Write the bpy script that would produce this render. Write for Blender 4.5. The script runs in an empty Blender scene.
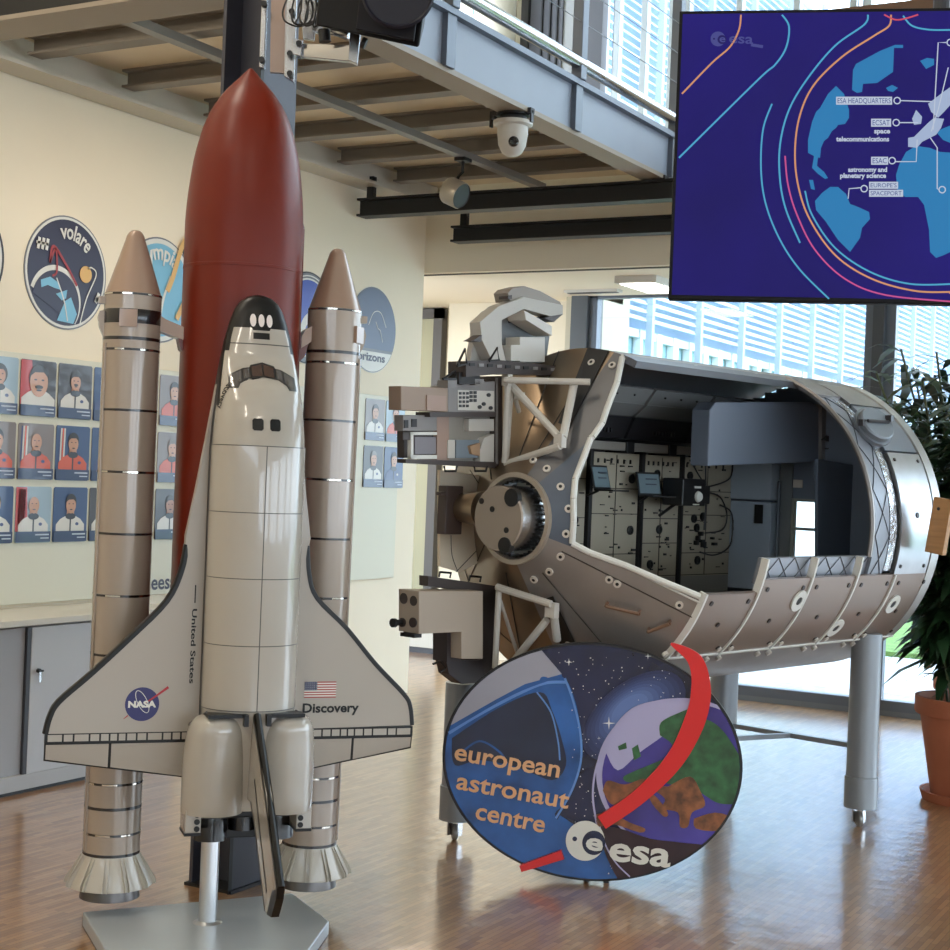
import bpy, bmesh, math, random
from mathutils import Vector, Matrix
random.seed(7)
PI = math.pi
rad = math.radians
COL = bpy.context.scene.collection
SC = bpy.context.scene

# ------------------------------------------------------------------ camera geometry
TH = rad(29.3); S_, C_ = math.sin(TH), math.cos(TH); F = 1540.0; NN = math.hypot(1, .04)
EYE = Vector((0, 0, 1.6))
def ru(px, py):
    a = px-475; b = py-475
    return (a+.04*b)/NN, (.04*a-b)/NN
def ray(px, py):
    r, u = ru(px, py)
    return Vector((r*C_-F*S_, r*S_+F*C_, u))
def hit(px, py, o, n):
    d = ray(px, py); return EYE+d*((Vector(o)-EYE).dot(n)/d.dot(n))
def onx(px, py, x): return hit(px, py, (x, 0, 0), Vector((1, 0, 0)))
def ony(px, py, y): return hit(px, py, (0, y, 0), Vector((0, 1, 0)))
def onz(px, py, z): return hit(px, py, (0, 0, z), Vector((0, 0, 1)))
def ond(px, py, d): return EYE+ray(px, py)*(d/F)
def CX(X, d): return X*C_-d*S_, X*S_+d*C_

# ------------------------------------------------------------------ materials
def lin(c): return tuple(((v/255)/12.92 if v/255 <= .04045 else ((v/255+.055)/1.055)**2.4) for v in c)+(1,)
MC = {}
def mat(name, rgb, rough=.5, metal=0, coat=0, noise=0, nscale=8, emit=0, bump=0, stretch=None, spec=None):
    if name in MC: return MC[name]
    m = bpy.data.materials.new(name); m.use_nodes = True; MC[name] = m
    nt = m.node_tree; b = nt.nodes['Principled BSDF']; c = lin(rgb)
    b.inputs['Base Color'].default_value = c; b.inputs['Roughness'].default_value = rough
    b.inputs['Metallic'].default_value = metal; b.inputs['Coat Weight'].default_value = coat
    if spec is not None: b.inputs['Specular IOR Level'].default_value = spec
    if emit: b.inputs['Emission Color'].default_value = c; b.inputs['Emission Strength'].default_value = emit; b.inputs['Base Color'].default_value = (.01, .01, .015, 1)
    if noise or bump:
        tc = nt.nodes.new('ShaderNodeTexCoord'); n = nt.nodes.new('ShaderNodeTexNoise')
        n.inputs['Scale'].default_value = nscale; n.inputs['Detail'].default_value = 4
        src = tc.outputs['Object']
        if stretch:
            mp = nt.nodes.new('ShaderNodeMapping'); mp.inputs['Scale'].default_value = stretch
            nt.links.new(src, mp.inputs[0]); src = mp.outputs[0]
        nt.links.new(src, n.inputs['Vector'])
        if noise:
            r = nt.nodes.new('ShaderNodeValToRGB')
            r.color_ramp.elements[0].position = .3; r.color_ramp.elements[1].position = .7
            r.color_ramp.elements[0].color = tuple(v*(1-noise) for v in c[:3])+(1,)
            r.color_ramp.elements[1].color = tuple(min(1, v*(1+noise)) for v in c[:3])+(1,)
            nt.links.new(n.outputs['Fac'], r.inputs[0])
            if not emit: nt.links.new(r.outputs[0], b.inputs['Base Color'])
            if emit: nt.links.new(r.outputs[0], b.inputs['Emission Color'])
        if bump:
            bp = nt.nodes.new('ShaderNodeBump'); bp.inputs['Strength'].default_value = bump; bp.inputs['Distance'].default_value = .01
            nt.links.new(n.outputs['Fac'], bp.inputs['Height']); nt.links.new(bp.outputs[0], b.inputs['Normal'])
    return m
def glass_mat():
    m = bpy.data.materials.new('window_glass'); m.use_nodes = True; nt = m.node_tree; nt.nodes.clear()
    o = nt.nodes.new('ShaderNodeOutputMaterial'); mx = nt.nodes.new('ShaderNodeMixShader')
    t = nt.nodes.new('ShaderNodeBsdfTransparent'); g = nt.nodes.new('ShaderNodeBsdfGlossy')
    t.inputs[0].default_value = (.93, .96, .97, 1); g.inputs['Roughness'].default_value = .02
    mx.inputs[0].default_value = .06
    nt.links.new(t.outputs[0], mx.inputs[1]); nt.links.new(g.outputs[0], mx.inputs[2]); nt.links.new(mx.outputs[0], o.inputs[0])
    return m
def parquet_mat():
    m = bpy.data.materials.new('oak_strip_parquet'); m.use_nodes = True; nt = m.node_tree; b = nt.nodes['Principled BSDF']
    tc = nt.nodes.new('ShaderNodeTexCoord'); mp = nt.nodes.new('ShaderNodeMapping'); mp.inputs['Rotation'].default_value = (0, 0, rad(90))
    nt.links.new(tc.outputs['Object'], mp.inputs[0])
    br = nt.nodes.new('ShaderNodeTexBrick'); br.inputs['Scale'].default_value = 1
    br.inputs['Brick Width'].default_value = .16; br.inputs['Row Height'].default_value = .022; br.inputs['Mortar Size'].default_value = .0008
    br.inputs['Color1'].default_value = lin((180, 136, 92)); br.inputs['Color2'].default_value = lin((142, 104, 68)); br.inputs['Mortar'].default_value = lin((104, 74, 50))
    br.offset = .37
    nt.links.new(mp.outputs[0], br.inputs['Vector'])
    b2 = nt.nodes.new('ShaderNodeTexBrick'); b2.inputs['Scale'].default_value = 1; b2.inputs['Brick Width'].default_value = .16
    b2.inputs['Row Height'].default_value = .022; b2.inputs['Mortar Size'].default_value = 0; b2.inputs['Bias'].default_value = -.72
    b2.inputs['Color1'].default_value = (0, 0, 0, 1); b2.inputs['Color2'].default_value = (1, 1, 1, 1); b2.offset = .37; b2.inputs['Mortar'].default_value = (0, 0, 0, 1)
    mp2 = nt.nodes.new('ShaderNodeMapping'); mp2.inputs['Rotation'].default_value = (0, 0, rad(90)); mp2.inputs['Location'].default_value = (16*.37, 22*.022, 0)
    nt.links.new(tc.outputs['Object'], mp2.inputs[0]); nt.links.new(mp2.outputs[0], b2.inputs['Vector'])
    mx = nt.nodes.new('ShaderNodeMixRGB'); mx.inputs[2].default_value = lin((206, 170, 126))
    nt.links.new(b2.outputs['Color'], mx.inputs[0]); nt.links.new(br.outputs['Color'], mx.inputs[1])
    n = nt.nodes.new('ShaderNodeTexNoise'); n.inputs['Scale'].default_value = 1.2; n.inputs['Detail'].default_value = 3
    nt.links.new(tc.outputs['Object'], n.inputs['Vector'])
    m2 = nt.nodes.new('ShaderNodeMixRGB'); m2.blend_type = 'MULTIPLY'; m2.inputs[0].default_value = .25
    nt.links.new(mx.outputs[0], m2.inputs[1]); nt.links.new(n.outputs['Fac'], m2.inputs[2])
    nt.links.new(m2.outputs[0], b.inputs['Base Color'])
    b.inputs['Roughness'].default_value = .32
    b.inputs['Coat Weight'].default_value = 1; b.inputs['Coat Roughness'].default_value = .16; b.inputs['Coat IOR'].default_value = 1.65
    n2 = nt.nodes.new('ShaderNodeTexNoise'); n2.inputs['Scale'].default_value = 9; nt.links.new(tc.outputs['Object'], n2.inputs['Vector'])
    bp = nt.nodes.new('ShaderNodeBump'); bp.inputs['Strength'].default_value = .25; bp.inputs['Distance'].default_value = .01
    nt.links.new(n2.outputs['Fac'], bp.inputs['Height']); nt.links.new(bp.outputs[0], b.inputs['Normal']); nt.links.new(bp.outputs[0], b.inputs['Coat Normal'])
    return m

# ------------------------------------------------------------------ mesh builder
class MB:
    def __init__(s): s.v = []; s.f = []; s.m = []
    def add(s, vs, fs, mi=0):
        k = len(s.v); s.v += [tuple(v) for v in vs]; s.f += [tuple(k+i for i in f) for f in fs]; s.m += [mi]*len(fs); return s
    def box(s, c, d, mi=0, M=None):
        x, y, z = d[0]/2, d[1]/2, d[2]/2
        vs = [Vector((a*x, b*y, e*z)) for a in (-1, 1) for b in (-1, 1) for e in (-1, 1)]
        if M: vs = [M@v for v in vs]
        vs = [v+Vector(c) for v in vs]
        return s.add(vs, [(0, 1, 3, 2), (4, 6, 7, 5), (0, 4, 5, 1), (2, 3, 7, 6), (0, 2, 6, 4), (1, 5, 7, 3)], mi)
    def bx(s, a, b, mi=0):
        return s.box([(a[i]+b[i])/2 for i in range(3)], [abs(b[i]-a[i]) for i in range(3)], mi)
    def prism(s, pts, vec, mi=0):
        n = len(pts); vec = Vector(vec); P = [Vector(p) for p in pts]
        return s.add(P+[p+vec for p in P], [tuple(range(n))[::-1], tuple(range(n, 2*n))]+[(i, (i+1) % n, n+(i+1) % n, n+i) for i in range(n)], mi)
    def tube(s, a, b, r, n=12, r2=None, mi=0, caps=True):
        a = Vector(a); b = Vector(b); r2 = r if r2 is None else r2; d = (b-a).normalized()
        u = d.orthogonal().normalized(); w = d.cross(u)
        vs = [a+(u*math.cos(t)+w*math.sin(t))*r for t in [2*PI*i/n for i in range(n)]]+[b+(u*math.cos(t)+w*math.sin(t))*r2 for t in [2*PI*i/n for i in range(n)]]
        fs = [(i, (i+1) % n, n+(i+1) % n, n+i) for i in range(n)]
        if caps: fs += [tuple(range(n))[::-1], tuple(range(n, 2*n))]
        return s.add(vs, fs, mi)
    def path(s, pts, r, n=6, mi=0):
        pts = [Vector(p) for p in pts]; rings = []
        for i, p in enumerate(pts):
            d = (pts[min(i+1, len(pts)-1)]-pts[max(i-1, 0)]).normalized()
            ref = Vector((0, 0, 1)) if abs(d.z) < .9 else Vector((1, 0, 0))
            u = d.cross(ref).normalized(); w = d.cross(u)
            rings.append([p+(u*math.cos(t)+w*math.sin(t))*r for t in [2*PI*k/n for k in range(n)]])
        vs = [v for q in rings for v in q]
        fs = [(i*n+k, i*n+(k+1) % n, (i+1)*n+(k+1) % n, (i+1)*n+k) for i in range(len(pts)-1) for k in range(n)]
        fs += [tuple(range(n))[::-1], tuple((len(pts)-1)*n+k for k in range(n))]
        return s.add(vs, fs, mi)
    def lathe(s, prof, c=(0, 0, 0), n=40, axis=(0, 0, 1), mis=None, a0=0, a1=2*PI, mi=0):
        # prof: (radius, height); mis: material per ring
        ax = Vector(axis).normalized(); u = ax.orthogonal().normalized() if abs(ax.z) < .99 else Vector((1, 0, 0)); w = ax.cross(u); c = Vector(c)
        full = abs(a1-a0-2*PI) < 1e-6; k = n if full else n+1
        vs = []
        for r, h in prof:
            for i in range(k):
                t = a0+(a1-a0)*i/n; vs.append(c+ax*h+(u*math.cos(t)+w*math.sin(t))*max(r, 1e-5))
        for j in range(len(prof)-1):
            fs = [(j*k+i, j*k+(i+1) % k, (j+1)*k+(i+1) % k, (j+1)*k+i) for i in range(n)]
            base = len(s.v)
            s.f += [tuple(base+q for q in f) for f in fs]; s.m += [(mis[j] if mis else mi)]*len(fs)
        s.v += [tuple(v) for v in vs]
        return s
    def build(s, name, mats, parent=None, smooth=True, bevel=0, ang=35, loc=None):
        me = bpy.data.meshes.new(name); me.from_pydata(s.v, [], s.f)
        if not isinstance(mats, (list, tuple)): mats = [mats]
        for m in mats: me.materials.append(m)
        me.polygons.foreach_set('material_index', s.m)
        bm = bmesh.new(); bm.from_mesh(me); bmesh.ops.remove_doubles(bm, verts=bm.verts, dist=1e-6)
        bmesh.ops.recalc_face_normals(bm, faces=bm.faces); bm.to_mesh(me); bm.free()
        if smooth:
            me.polygons.foreach_set('use_smooth', [True]*len(me.polygons)); me.set_sharp_from_angle(angle=rad(ang))
        o = bpy.data.objects.new(name, me); COL.objects.link(o)
        if parent: o.parent = parent
        if loc: o.location = loc
        if bevel:
            b = o.modifiers.new('bevel', 'BEVEL'); b.width = bevel; b.segments = 2; b.limit_method = 'ANGLE'; b.angle_limit = rad(50)
        return o
def tag(o, label, cat, group=None):
    o['label'] = label; o['category'] = cat
    if group: o['group'] = group
    return o
def thing(name, label, cat, loc=(0, 0, 0), rz=0, group=None):
    o = bpy.data.objects.new(name, None); COL.objects.link(o); o.empty_display_size = .1
    o.location = loc; o.rotation_euler = (0, 0, rz)
    return tag(o, label, cat, group)
def struct(o): o['kind'] = 'structure'; return o
def recenter(o, c):
    c = Vector(c); o.data.transform(Matrix.Translation(-c)); o.location = c; return o

# flat artwork placed on a plane: coordinates are taken by laying the picture points on that plane
class Board:
    def __init__(s, o, n, frame=None):
        s.o = Vector(o); s.n = Vector(n).normalized()
        if (EYE-s.o).dot(s.n) < 0: s.n = -s.n
        s.inv = frame.matrix_world.inverted() if frame is not None else Matrix()
    def p(s, px, py, off=0): return hit(px, py, s.o, s.n)+s.n*off
    def poly(s, pts, k, mb, mi=0, t=.0008):
        P = [s.p(x, y, .0015*k) for x, y in pts]
        mb.prism(P, -s.n*t, mi)
    def ribbon(s, pts, w, k, mb, mi=0, smooth=True):
        if smooth and len(pts) > 2: pts = spline(pts)
        n = len(pts); L = []; R = []
        for i in range(n):
            a = pts[max(i-1, 0)]; b = pts[min(i+1, n-1)]; dx, dy = b[0]-a[0], b[1]-a[1]; l = math.hypot(dx, dy) or 1
            nx, ny = -dy/l*w/2, dx/l*w/2
            L.append((pts[i][0]+nx, pts[i][1]+ny)); R.append((pts[i][0]-nx, pts[i][1]-ny))
        vs = [s.p(x, y, .0015*k) for x, y in L]+[s.p(x, y, .0015*k) for x, y in R]
        mb.add(vs, [(i, i+1, n+i+1, n+i) for i in range(n-1)], mi)
    def text(s, st, a, b, h, k, mb, mi=0, bold=.02, arc=0):
        # a, b: ends of the baseline in picture points, h: height of a capital; arc lifts the middle
        me = text_mesh(st, bold)
        xs = [v[0] for v in me[0]]; x0, x1 = min(xs), max(xs); capw = .7
        dx, dy = b[0]-a[0], b[1]-a[1]; l = math.hypot(dx, dy); ux, uy = dx/l, dy/l
        vs = []
        for x, y in me[0]:
            q = (x-x0)/(x1-x0); yy = y/capw*h+arc*4*q*(1-q)
            vs.append(s.p(a[0]+dx*q+uy*yy, a[1]+dy*q-ux*yy, .0015*k))
        mb.add(vs, me[1], mi)
def spline(pts, m=8):
    out = []; n = len(pts)
    for i in range(n-1):
        p0, p1, p2, p3 = pts[max(i-1, 0)], pts[i], pts[i+1], pts[min(i+2, n-1)]
        for j in range(m):
            t = j/m
            out.append(tuple(.5*((2*p1[c])+(-p0[c]+p2[c])*t+(2*p0[c]-5*p1[c]+4*p2[c]-p3[c])*t*t+(-p0[c]+3*p1[c]-3*p2[c]+p3[c])*t**3) for c in range(len(p1))))
    out.append(tuple(pts[-1])); return out
TX = {}
def text_mesh(st, bold=.02):
    if (st, bold) in TX: return TX[(st, bold)]
    cu = bpy.data.curves.new('t', 'FONT'); cu.body = st; cu.size = 1; cu.offset = bold; cu.resolution_u = 3; cu.fill_mode = 'FRONT'
    ob = bpy.data.objects.new('t', cu); COL.objects.link(ob)
    bpy.context.view_layer.update()
    me = bpy.data.meshes.new_from_object(ob.evaluated_get(bpy.context.evaluated_depsgraph_get()))
    r = ([(v.co.x, v.co.y) for v in me.vertices], [tuple(p.vertices) for p in me.polygons])
    bpy.data.objects.remove(ob); bpy.data.curves.remove(cu); bpy.data.meshes.remove(me)
    TX[(st, bold)] = r; return r
def ell(cx, cy, a, b, n=40, rot=0, t0=0, t1=360):
    r = rad(rot); full = (t1-t0) >= 360; N = n if full else n+1
    return [(cx+a*math.cos(t)*math.cos(r)-b*math.sin(t)*math.sin(r), cy+a*math.cos(t)*math.sin(r)+b*math.sin(t)*math.cos(r)) for t in [rad(t0)+rad(t1-t0)*i/n for i in range(N)]]

# ------------------------------------------------------------------ palette
white = mat('wall_cream_paint', (234, 221, 196), .6, noise=.02, nscale=2)
plaster = mat('cool_white_plaster', (214, 212, 204), .7)
beige_w = mat('beige_back_wall', (186, 178, 156), .7)
dgrey = mat('dark_grey_steel', (62, 62, 66), .45, .3)
joistm = mat('joist_grey_paint', (132, 124, 114), .5)
deckm = mat('deck_soffit_board', (222, 206, 178), .7, noise=.05, nscale=3)
bluegrey = mat('blue_grey_steel_paint', (140, 150, 166), .45, noise=.03, nscale=3)
black = mat('matt_black', (18, 18, 20), .5)
gblack = mat('gloss_black', (16, 15, 18), .15, coat=.5)
steel = mat('brushed_steel', (190, 190, 192), .25, 1)
frame_g = mat('window_frame_grey', (96, 104, 116), .4, .2)
frame_l = mat('window_frame_light', (176, 184, 190), .4, .2)
GL = glass_mat()
orb_w = mat('shuttle_gloss_white', (166, 159, 148), .22, coat=.6)
orb_l = mat('shuttle_panel_line', (70, 66, 62), .5)
wing_w = mat('wing_satin_white', (166, 158, 147), .35, coat=.2)
tile_b = mat('shuttle_black_tiles', (10, 9, 9), .35, spec=.35)
srb_m = mat('booster_pearl_paint', (156, 141, 126), .25, .08, coat=.5)
et_m = mat('tank_rust_red', (104, 28, 8), .36, spec=.3, noise=.05, nscale=3)
chrome = mat('chrome', (225, 225, 225), .1, 1)

# ------------------------------------------------------------------ room shell
struct(MB().bx((-9, -5, -.12), (6, 12.3, 0)).build('floor', parquet_mat(), smooth=False))
struct(MB().bx((-6.05, -5, 0), (-5.85, 9.55, 6.5)).build('wall_left', white, smooth=False))
# the back area behind the corner
mb = MB(); mb.bx((-9, 12.2, 0), (-5.55, 12.35, 3.3)); mb.bx((-5.55, 11.3, 0), (-5.45, 12.35, 3.3)); struct(mb.build('wall_back', beige_w, smooth=False))
struct(MB().bx((-9.1, 9.4, 0), (-9, 12.3, 3.3)).build('wall_corridor', plaster, smooth=False))
mb = MB(); mb.bx((-9, 9.62, 3.05), (4.5, 11.05, 3.3)); mb.bx((-9, 11.05, 3.12), (-5.45, 12.2, 3.3)); mb.bx((-9, 9.55, 3.05), (4.5, 9.62, 3.9))
struct(mb.build('ceiling_corridor', mat('soffit_white', (236, 226, 204), .7), smooth=False))
struct(MB().bx((-9, 9.615, 3.045), (4.5, 9.66, 3.055)).build('trim_1', mat('shadow_joint', (70, 66, 60), .7), smooth=False))
mb = MB(); mb.bx((-6.05, -5, 6.5), (6, 11.3, 6.6)); struct(mb.build('ceiling', plaster, smooth=False))
mb = MB(); mb.bx((-6.05, -5.1, 0), (6, -5, 2.9)); mb.bx((-6.05, -5.1, 3.5), (6, -5, 6.5)); mb.bx((-6.05, -5.1, 2.9), (-3.5, -5, 3.5)); mb.bx((5.4, -5.1, 2.9), (6, -5, 3.5))
for q_ in (-1.3, .9, 3.1): mb.bx((q_-.08, -5.1, 2.5), (q_+.08, -5, 3.5))
struct(mb.build('wall_rear', plaster, smooth=False))
mb = MB(); mb.bx((6, -5, 0), (6.2, 11.3, .9)); mb.bx((6, -5, 2.7), (6.2, 11.3, 6.5))
for q_ in (-5, -2, 1, 4, 7, 10): mb.bx((6, q_, .9), (6.2, q_+.5, 2.7))
struct(mb.build('wall_right', plaster, smooth=False))
# round white pillar and wall panel behind
struct(MB().bx((-6.98, 11.85, 0), (-5.62, 12.2, 3.12)).build('wall_pier', mat('pier_cream', (214, 204, 182), .6), smooth=False))
# door in the back wall
def yrect(px0, px1, py0, py1, y, th, mbx, mi=0, z0=None, z1=None):
    a = ony(px0, (py0+py1)/2, y).x; b = ony(px1, (py0+py1)/2, y).x
    zt = z1 if z1 is not None else ony((px0+px1)/2, py0, y).z; zb = z0 if z0 is not None else ony((px0+px1)/2, py1, y).z
    mbx.bx((min(a, b), y, zb), (max(a, b), y-th, zt), mi)
d = bpy.data.objects.new('door_1', None); COL.objects.link(d); d.location = (-7.5, 12.2, 0); struct(d)
def kid(mbx, name, m, par, **k):
    o = mbx.build(name, m, par, **k); o.matrix_parent_inverse = par.matrix_world.inverted() if False else Matrix.Translation(-Vector(par.location)); return o
mb = MB(); mb.bx((-8.6, 12.2, 3.02), (-7.2, 12.1, 3.11)); mb.bx((-7.29, 12.2, 0), (-7.2, 12.1, 3.11)); mb.bx((-8.7, 12.2, 0), (-8.6, 12.1, 3.11))
kid(mb, 'door_frame', mat('door_frame_dark', (88, 84, 82), .5), d, smooth=False)
kid(MB().bx((-8.6, 12.2, 0), (-7.29, 12.14, 3.02)), 'door_leaf', mat('door_leaf_olive', (168, 164, 136), .5), d, smooth=False)
kid(MB().bx((-8.5, 12.14, 1.02), (-8.38, 12.09, 1.05)), 'door_handle', steel, d, smooth=False)
# end of corridor column strip next to the windows
# low grey cabinet along the back wall
o = thing('low_cabinet', 'low grey white cabinet against the beige back wall, far left', 'cabinet', (-7.35, 11.9, 0))
kid(MB().bx((-7.75, 11.72, .05), (-6.9, 12.1, .36)), 'body', mat('low_cab_white', (190, 186, 176), .5), o, smooth=False, bevel=.005)
kid(MB().bx((-7.73, 11.74, 0), (-6.92, 12.08, .05)), 'plinth', dgrey, o, smooth=False)
kid(MB().bx((-7.77, 11.7, .36), (-6.88, 12.1, .385)), 'worktop', mat('low_cab_top', (120, 112, 104), .4), o, smooth=False)

# ------------------------------------------------------------------ glass facade (lower)
def window(name, x0, x1, y, z0, z1, bars, m=frame_g, t=.07, hbars=()):
    w = bpy.data.objects.new(name, None); COL.objects.link(w); w.location = ((x0+x1)/2, y, z0); struct(w)
    fr = MB(); fr.bx((x0, y-.04, z0), (x1, y+.04, z0+t)); fr.bx((x0, y-.04, z1-t), (x1, y+.04, z1))
    fr.bx((x0, y-.04, z0), (x0+t, y+.04, z1)); fr.bx((x1-t, y-.04, z0), (x1, y+.04, z1))
    for b in bars: fr.bx((b-t/2, y-.04, z0), (b+t/2, y+.04, z1))
    for h in hbars: fr.bx((x0, y-.035, h-t/2), (x1, y+.035, h+t/2))
    kid(fr, 'frame', m, w, smooth=False, bevel=.004)
    kid(MB().bx((x0+t*.5, y-.006, z0+t*.5), (x1-t*.5, y+.006, z1-t*.5)), 'pane', GL, w, smooth=False)
    return w
window('window_1', -5.22, -2.95, 11.08, .04, 3.1, [])
window('window_2', -2.87, -.2, 11.08, .04, 3.1, [])
window('window_3', -.2, 2.4, 11.08, .04, 3.1, [])
struct(MB().bx((-5.3, 11.04, 0), (4.5, 11.25, .04)).build('baseboard_facade', mat('sill_grey', (110, 116, 122), .5), smooth=False))
struct(MB().bx((-2.95, 10.98, 0), (-2.87, 11.16, 3.1)).build('trim_3', mat('facade_post_dark', (66, 70, 76), .4, .3), smooth=False))
struct(MB().bx((-5.36, 11.0, 0), (-5.22, 11.3, 3.1)).build('trim_4', mat('post_slate', (78, 82, 86), .5), smooth=False))
# upper facade behind the gallery
mb = MB()
mb.bx((-6.05, 11.05, 3.3), (-5.98, 11.2, 6.5)); struct(mb.build('wall_upper_back', white, smooth=False))
up = MB()
yrect(430, 472, 0, 60, 11.25, .1, up, 0, 3.3, 6.5); struct(up.build('wall_upper_left', plaster, smooth=False))
o = MB().lathe([(0, 3.9), (.17, 3.9), (.17, 6.5), (0, 6.5)], n=28).build('upper_pillar', mat('pillar_white', (200, 192, 176), .6), loc=(-6.1, 10.9, 0))
tag(o, 'round cream pillar standing upstairs behind the gallery railing', 'pillar')
up = MB(); yrect(515, 566, 0, 90, 11.2, .08, up, 0, 3.3, 6.5)
for q in (528, 541, 549, 556): yrect(q, q+1.2, 0, 90, 11.12, .02, up, 1, 3.3, 6.5)
struct(up.build('trim_5', [mat('dark_wall_panel', (84, 84, 90), .6), black], smooth=False))
struct(MB().bx((-5.62, 11.14, 3.3), (-5.46, 11.25, 6.5)).build('trim_6', mat('mid_panel', (150, 150, 150), .6), smooth=False))
up = MB(); yrect(590, 607, 0, 90, 11.2, .1, up, 0, 3.3, 6.5); struct(up.build('trim_7', mat('dark_wall_panel', (84, 84, 90), .6), smooth=False))
window('window_4', -5.14, -4.62, 11.15, 3.3, 6.5, [-4.88], frame_l, .05, hbars=(4.35,))
window('window_5', -4.55, -3.2, 11.15, 3.3, 6.5, [-4.1, -3.65], frame_l, .05, hbars=(4.35,))
window('window_6', -3.15, -1.2, 11.15, 3.3, 6.5, [-2.5, -1.85], frame_l, .06, hbars=(4.35,))
window('window_7', -1.15, 2.2, 11.15, 3.3, 6.5, [-.3, .5, 1.3], frame_l, .06, hbars=(4.35,))

# ------------------------------------------------------------------ outside
ext_w = mat('louvre_white', (236, 240, 246), .5)
ext_s = mat('louvre_building_blue', (150, 176, 208), .6)
o = MB().bx((-40, 12.4, -.2), (30, 90, -.05)).build('ground', mat('pale_paving', (188, 194, 200), .7, noise=.06, nscale=1))
struct(o)
B = thing('louvred_building', 'long white building outside with metal louvres above a strip of windows', 'building', (-9, 28, -.05))
B.location = (-9, 28, -.05)
mb = MB(); mb.bx((-14, 13, -.05), (-9.25, 56, 2.2)); kid(mb, 'base_wall', mat('ext_base', (205, 210, 214), .7), B, smooth=False)
mb = MB(); mb.bx((-14, 13, 2.2), (-9.35, 56, 11)); kid(mb, 'facade_wall', ext_s, B, smooth=False)
mb = MB()
z = 3.98
while z < 11:
    mb.prism([(-9.08, 13, z), (-9.06, 13, z+.01), (-9.14, 13, z+.075), (-9.16, 13, z+.065)], (0, 43, 0)); z += .125
kid(mb, 'louvre_slats', ext_w, B, smooth=False)['kind'] = 'stuff'
wn = MB(); gl = MB()
y = 13.24
while y < 56:
    wn = MB(); wn.bx((-9.3, y, 2.3), (-9.2, y+2, 2.42)); wn.bx((-9.3, y, 3.75), (-9.2, y+2, 3.87))
    for q in (.0, .66, 1.33): wn.bx((-9.3, y+q, 2.3), (-9.18, y+q+(.2 if q else .1), 3.87))
    w = kid(wn, 'window', mat('ext_frame', (214, 220, 226), .5), B, smooth=False)
    g = MB().bx((-9.345, y+.02, 2.35), (-9.31, y+1.98, 3.85)).build('pane', mat('ext_glass', (150, 190, 205), .08), w, smooth=False)
    g.matrix_parent_inverse = Matrix()
    rb = MB().bx((-9.08, y-.05, 2.2), (-8.98, y+.05, 11)); kid(rb, 'rib', mat('rib_blue_grey', (150, 164, 184), .5), B, smooth=False)
    y += 2
# a lawn and bushes low outside
o = MB().bx((-8.8, 15.5, -.05), (12, 30, 0)).build('lawn', mat('grass_green', (96, 132, 66), .9, noise=.3, nscale=6)); tag(o, 'green lawn outside beyond the window sill', 'lawn'); o['kind'] = 'stuff'

# ------------------------------------------------------------------ gallery (mezzanine)
G = thing('steel_gallery', 'steel gallery overhead with grey joists and a blue-grey edge beam', 'gallery', (-4.7, 7, 3.45))
def ibeam(mbx, a, b, z0, z1, fw, along, web=.015, fl=.02, mi=0, mf=None):
    mf = mi if mf is None else mf
    if along == 'y':
        x = a[0]; mbx.bx((x-fw/2, a[1], z0), (x+fw/2, b[1], z0+fl), mf); mbx.bx((x-fw/2, a[1], z1-fl), (x+fw/2, b[1], z1), mi); mbx.bx((x-web/2, a[1], z0+fl), (x+web/2, b[1], z1-fl), mi)
    else:
        y = a[1]; mbx.bx((a[0], y-fw/2, z0), (b[0], y+fw/2, z0+fl), mf); mbx.bx((a[0], y-fw/2, z1-fl), (b[0], y+fw/2, z1), mi); mbx.bx((a[0], y-web/2, z0+fl), (b[0], y+web/2, z1-fl), mi)
fl_m = mat('flange_tan', (150, 138, 122), .5)
kid(MB().bx((-5.85, 5.5, 3.66), (-3.67, 9.5, 3.72)), 'deck', deckm, G, smooth=False)
mb = MB(); ibeam(mb, (-5.74, 4.9), (-5.74, 9.5), 3.5, 3.7, .2, 'y'); kid(mb, 'wall_beam', mat('wall_beam_grey', (196, 188, 172), .5), G, smooth=False)
mb = MB(); ibeam(mb, (-5.85, 4.88), (-3.75, 4.88), 3.48, 3.7, .24, 'x', mf=1); mb.bx((-5.85, 4.76, 3.5), (-3.75, 4.775, 3.95), 0)
kid(mb, 'cross_beam', [black, fl_m], G, smooth=False)
for y in (5.5, 6.17, 6.84, 7.5, 8.17, 8.84):
    mb = MB(); ibeam(mb, (-5.66, y), (-3.75, y), 3.565, 3.66, .1, 'x', web=.012, fl=.012, mf=0); kid(mb, 'joist', joistm, G, smooth=False)
mb = MB(); mb.bx((-3.66, 4.7, 3.45), (-3.62, 11, 3.69), 0); mb.bx((-3.76, 4.7, 3.43), (-3.61, 11, 3.455), 1); mb.bx((-3.76, 4.7, 3.69), (-3.58, 11, 3.72), 2)
for y in (6.02, 7.37, 8.72): mb.bx((-3.64, y-.04, 3.45), (-3.59, y+.04, 3.69), 2)
kid(mb, 'edge_beam', [bluegrey, fl_m, frame_g], G, smooth=False)
mb = MB(); mb.bx((-4.69, 4.95, 3.5), (-4.63, 9.1, 3.515)); mb.bx((-4.665, 4.95, 3.515), (-4.655, 9.1, 3.55)); kid(mb, 'brace_rail', mat('brace_grey', (140, 136, 130), .4, .3), G, smooth=False)
R_ = thing('railing', 'grey steel gallery railing with posts and thin wires above the beam', 'railing', (-3.6, 7, 3.72))
for y in (4.67, 6.02, 7.37, 8.72):
    kid(MB().bx((-3.63, y-.035, 3.72), (-3.57, y+.035, 4.75)), 'post', frame_g, R_, smooth=False, bevel=.004)
mb = MB(); mb.tube((-3.6, 4.8, 3.81), (-3.6, 9.5, 3.81), .035, 16); kid(mb, 'foot_rail', steel, R_)
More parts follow.
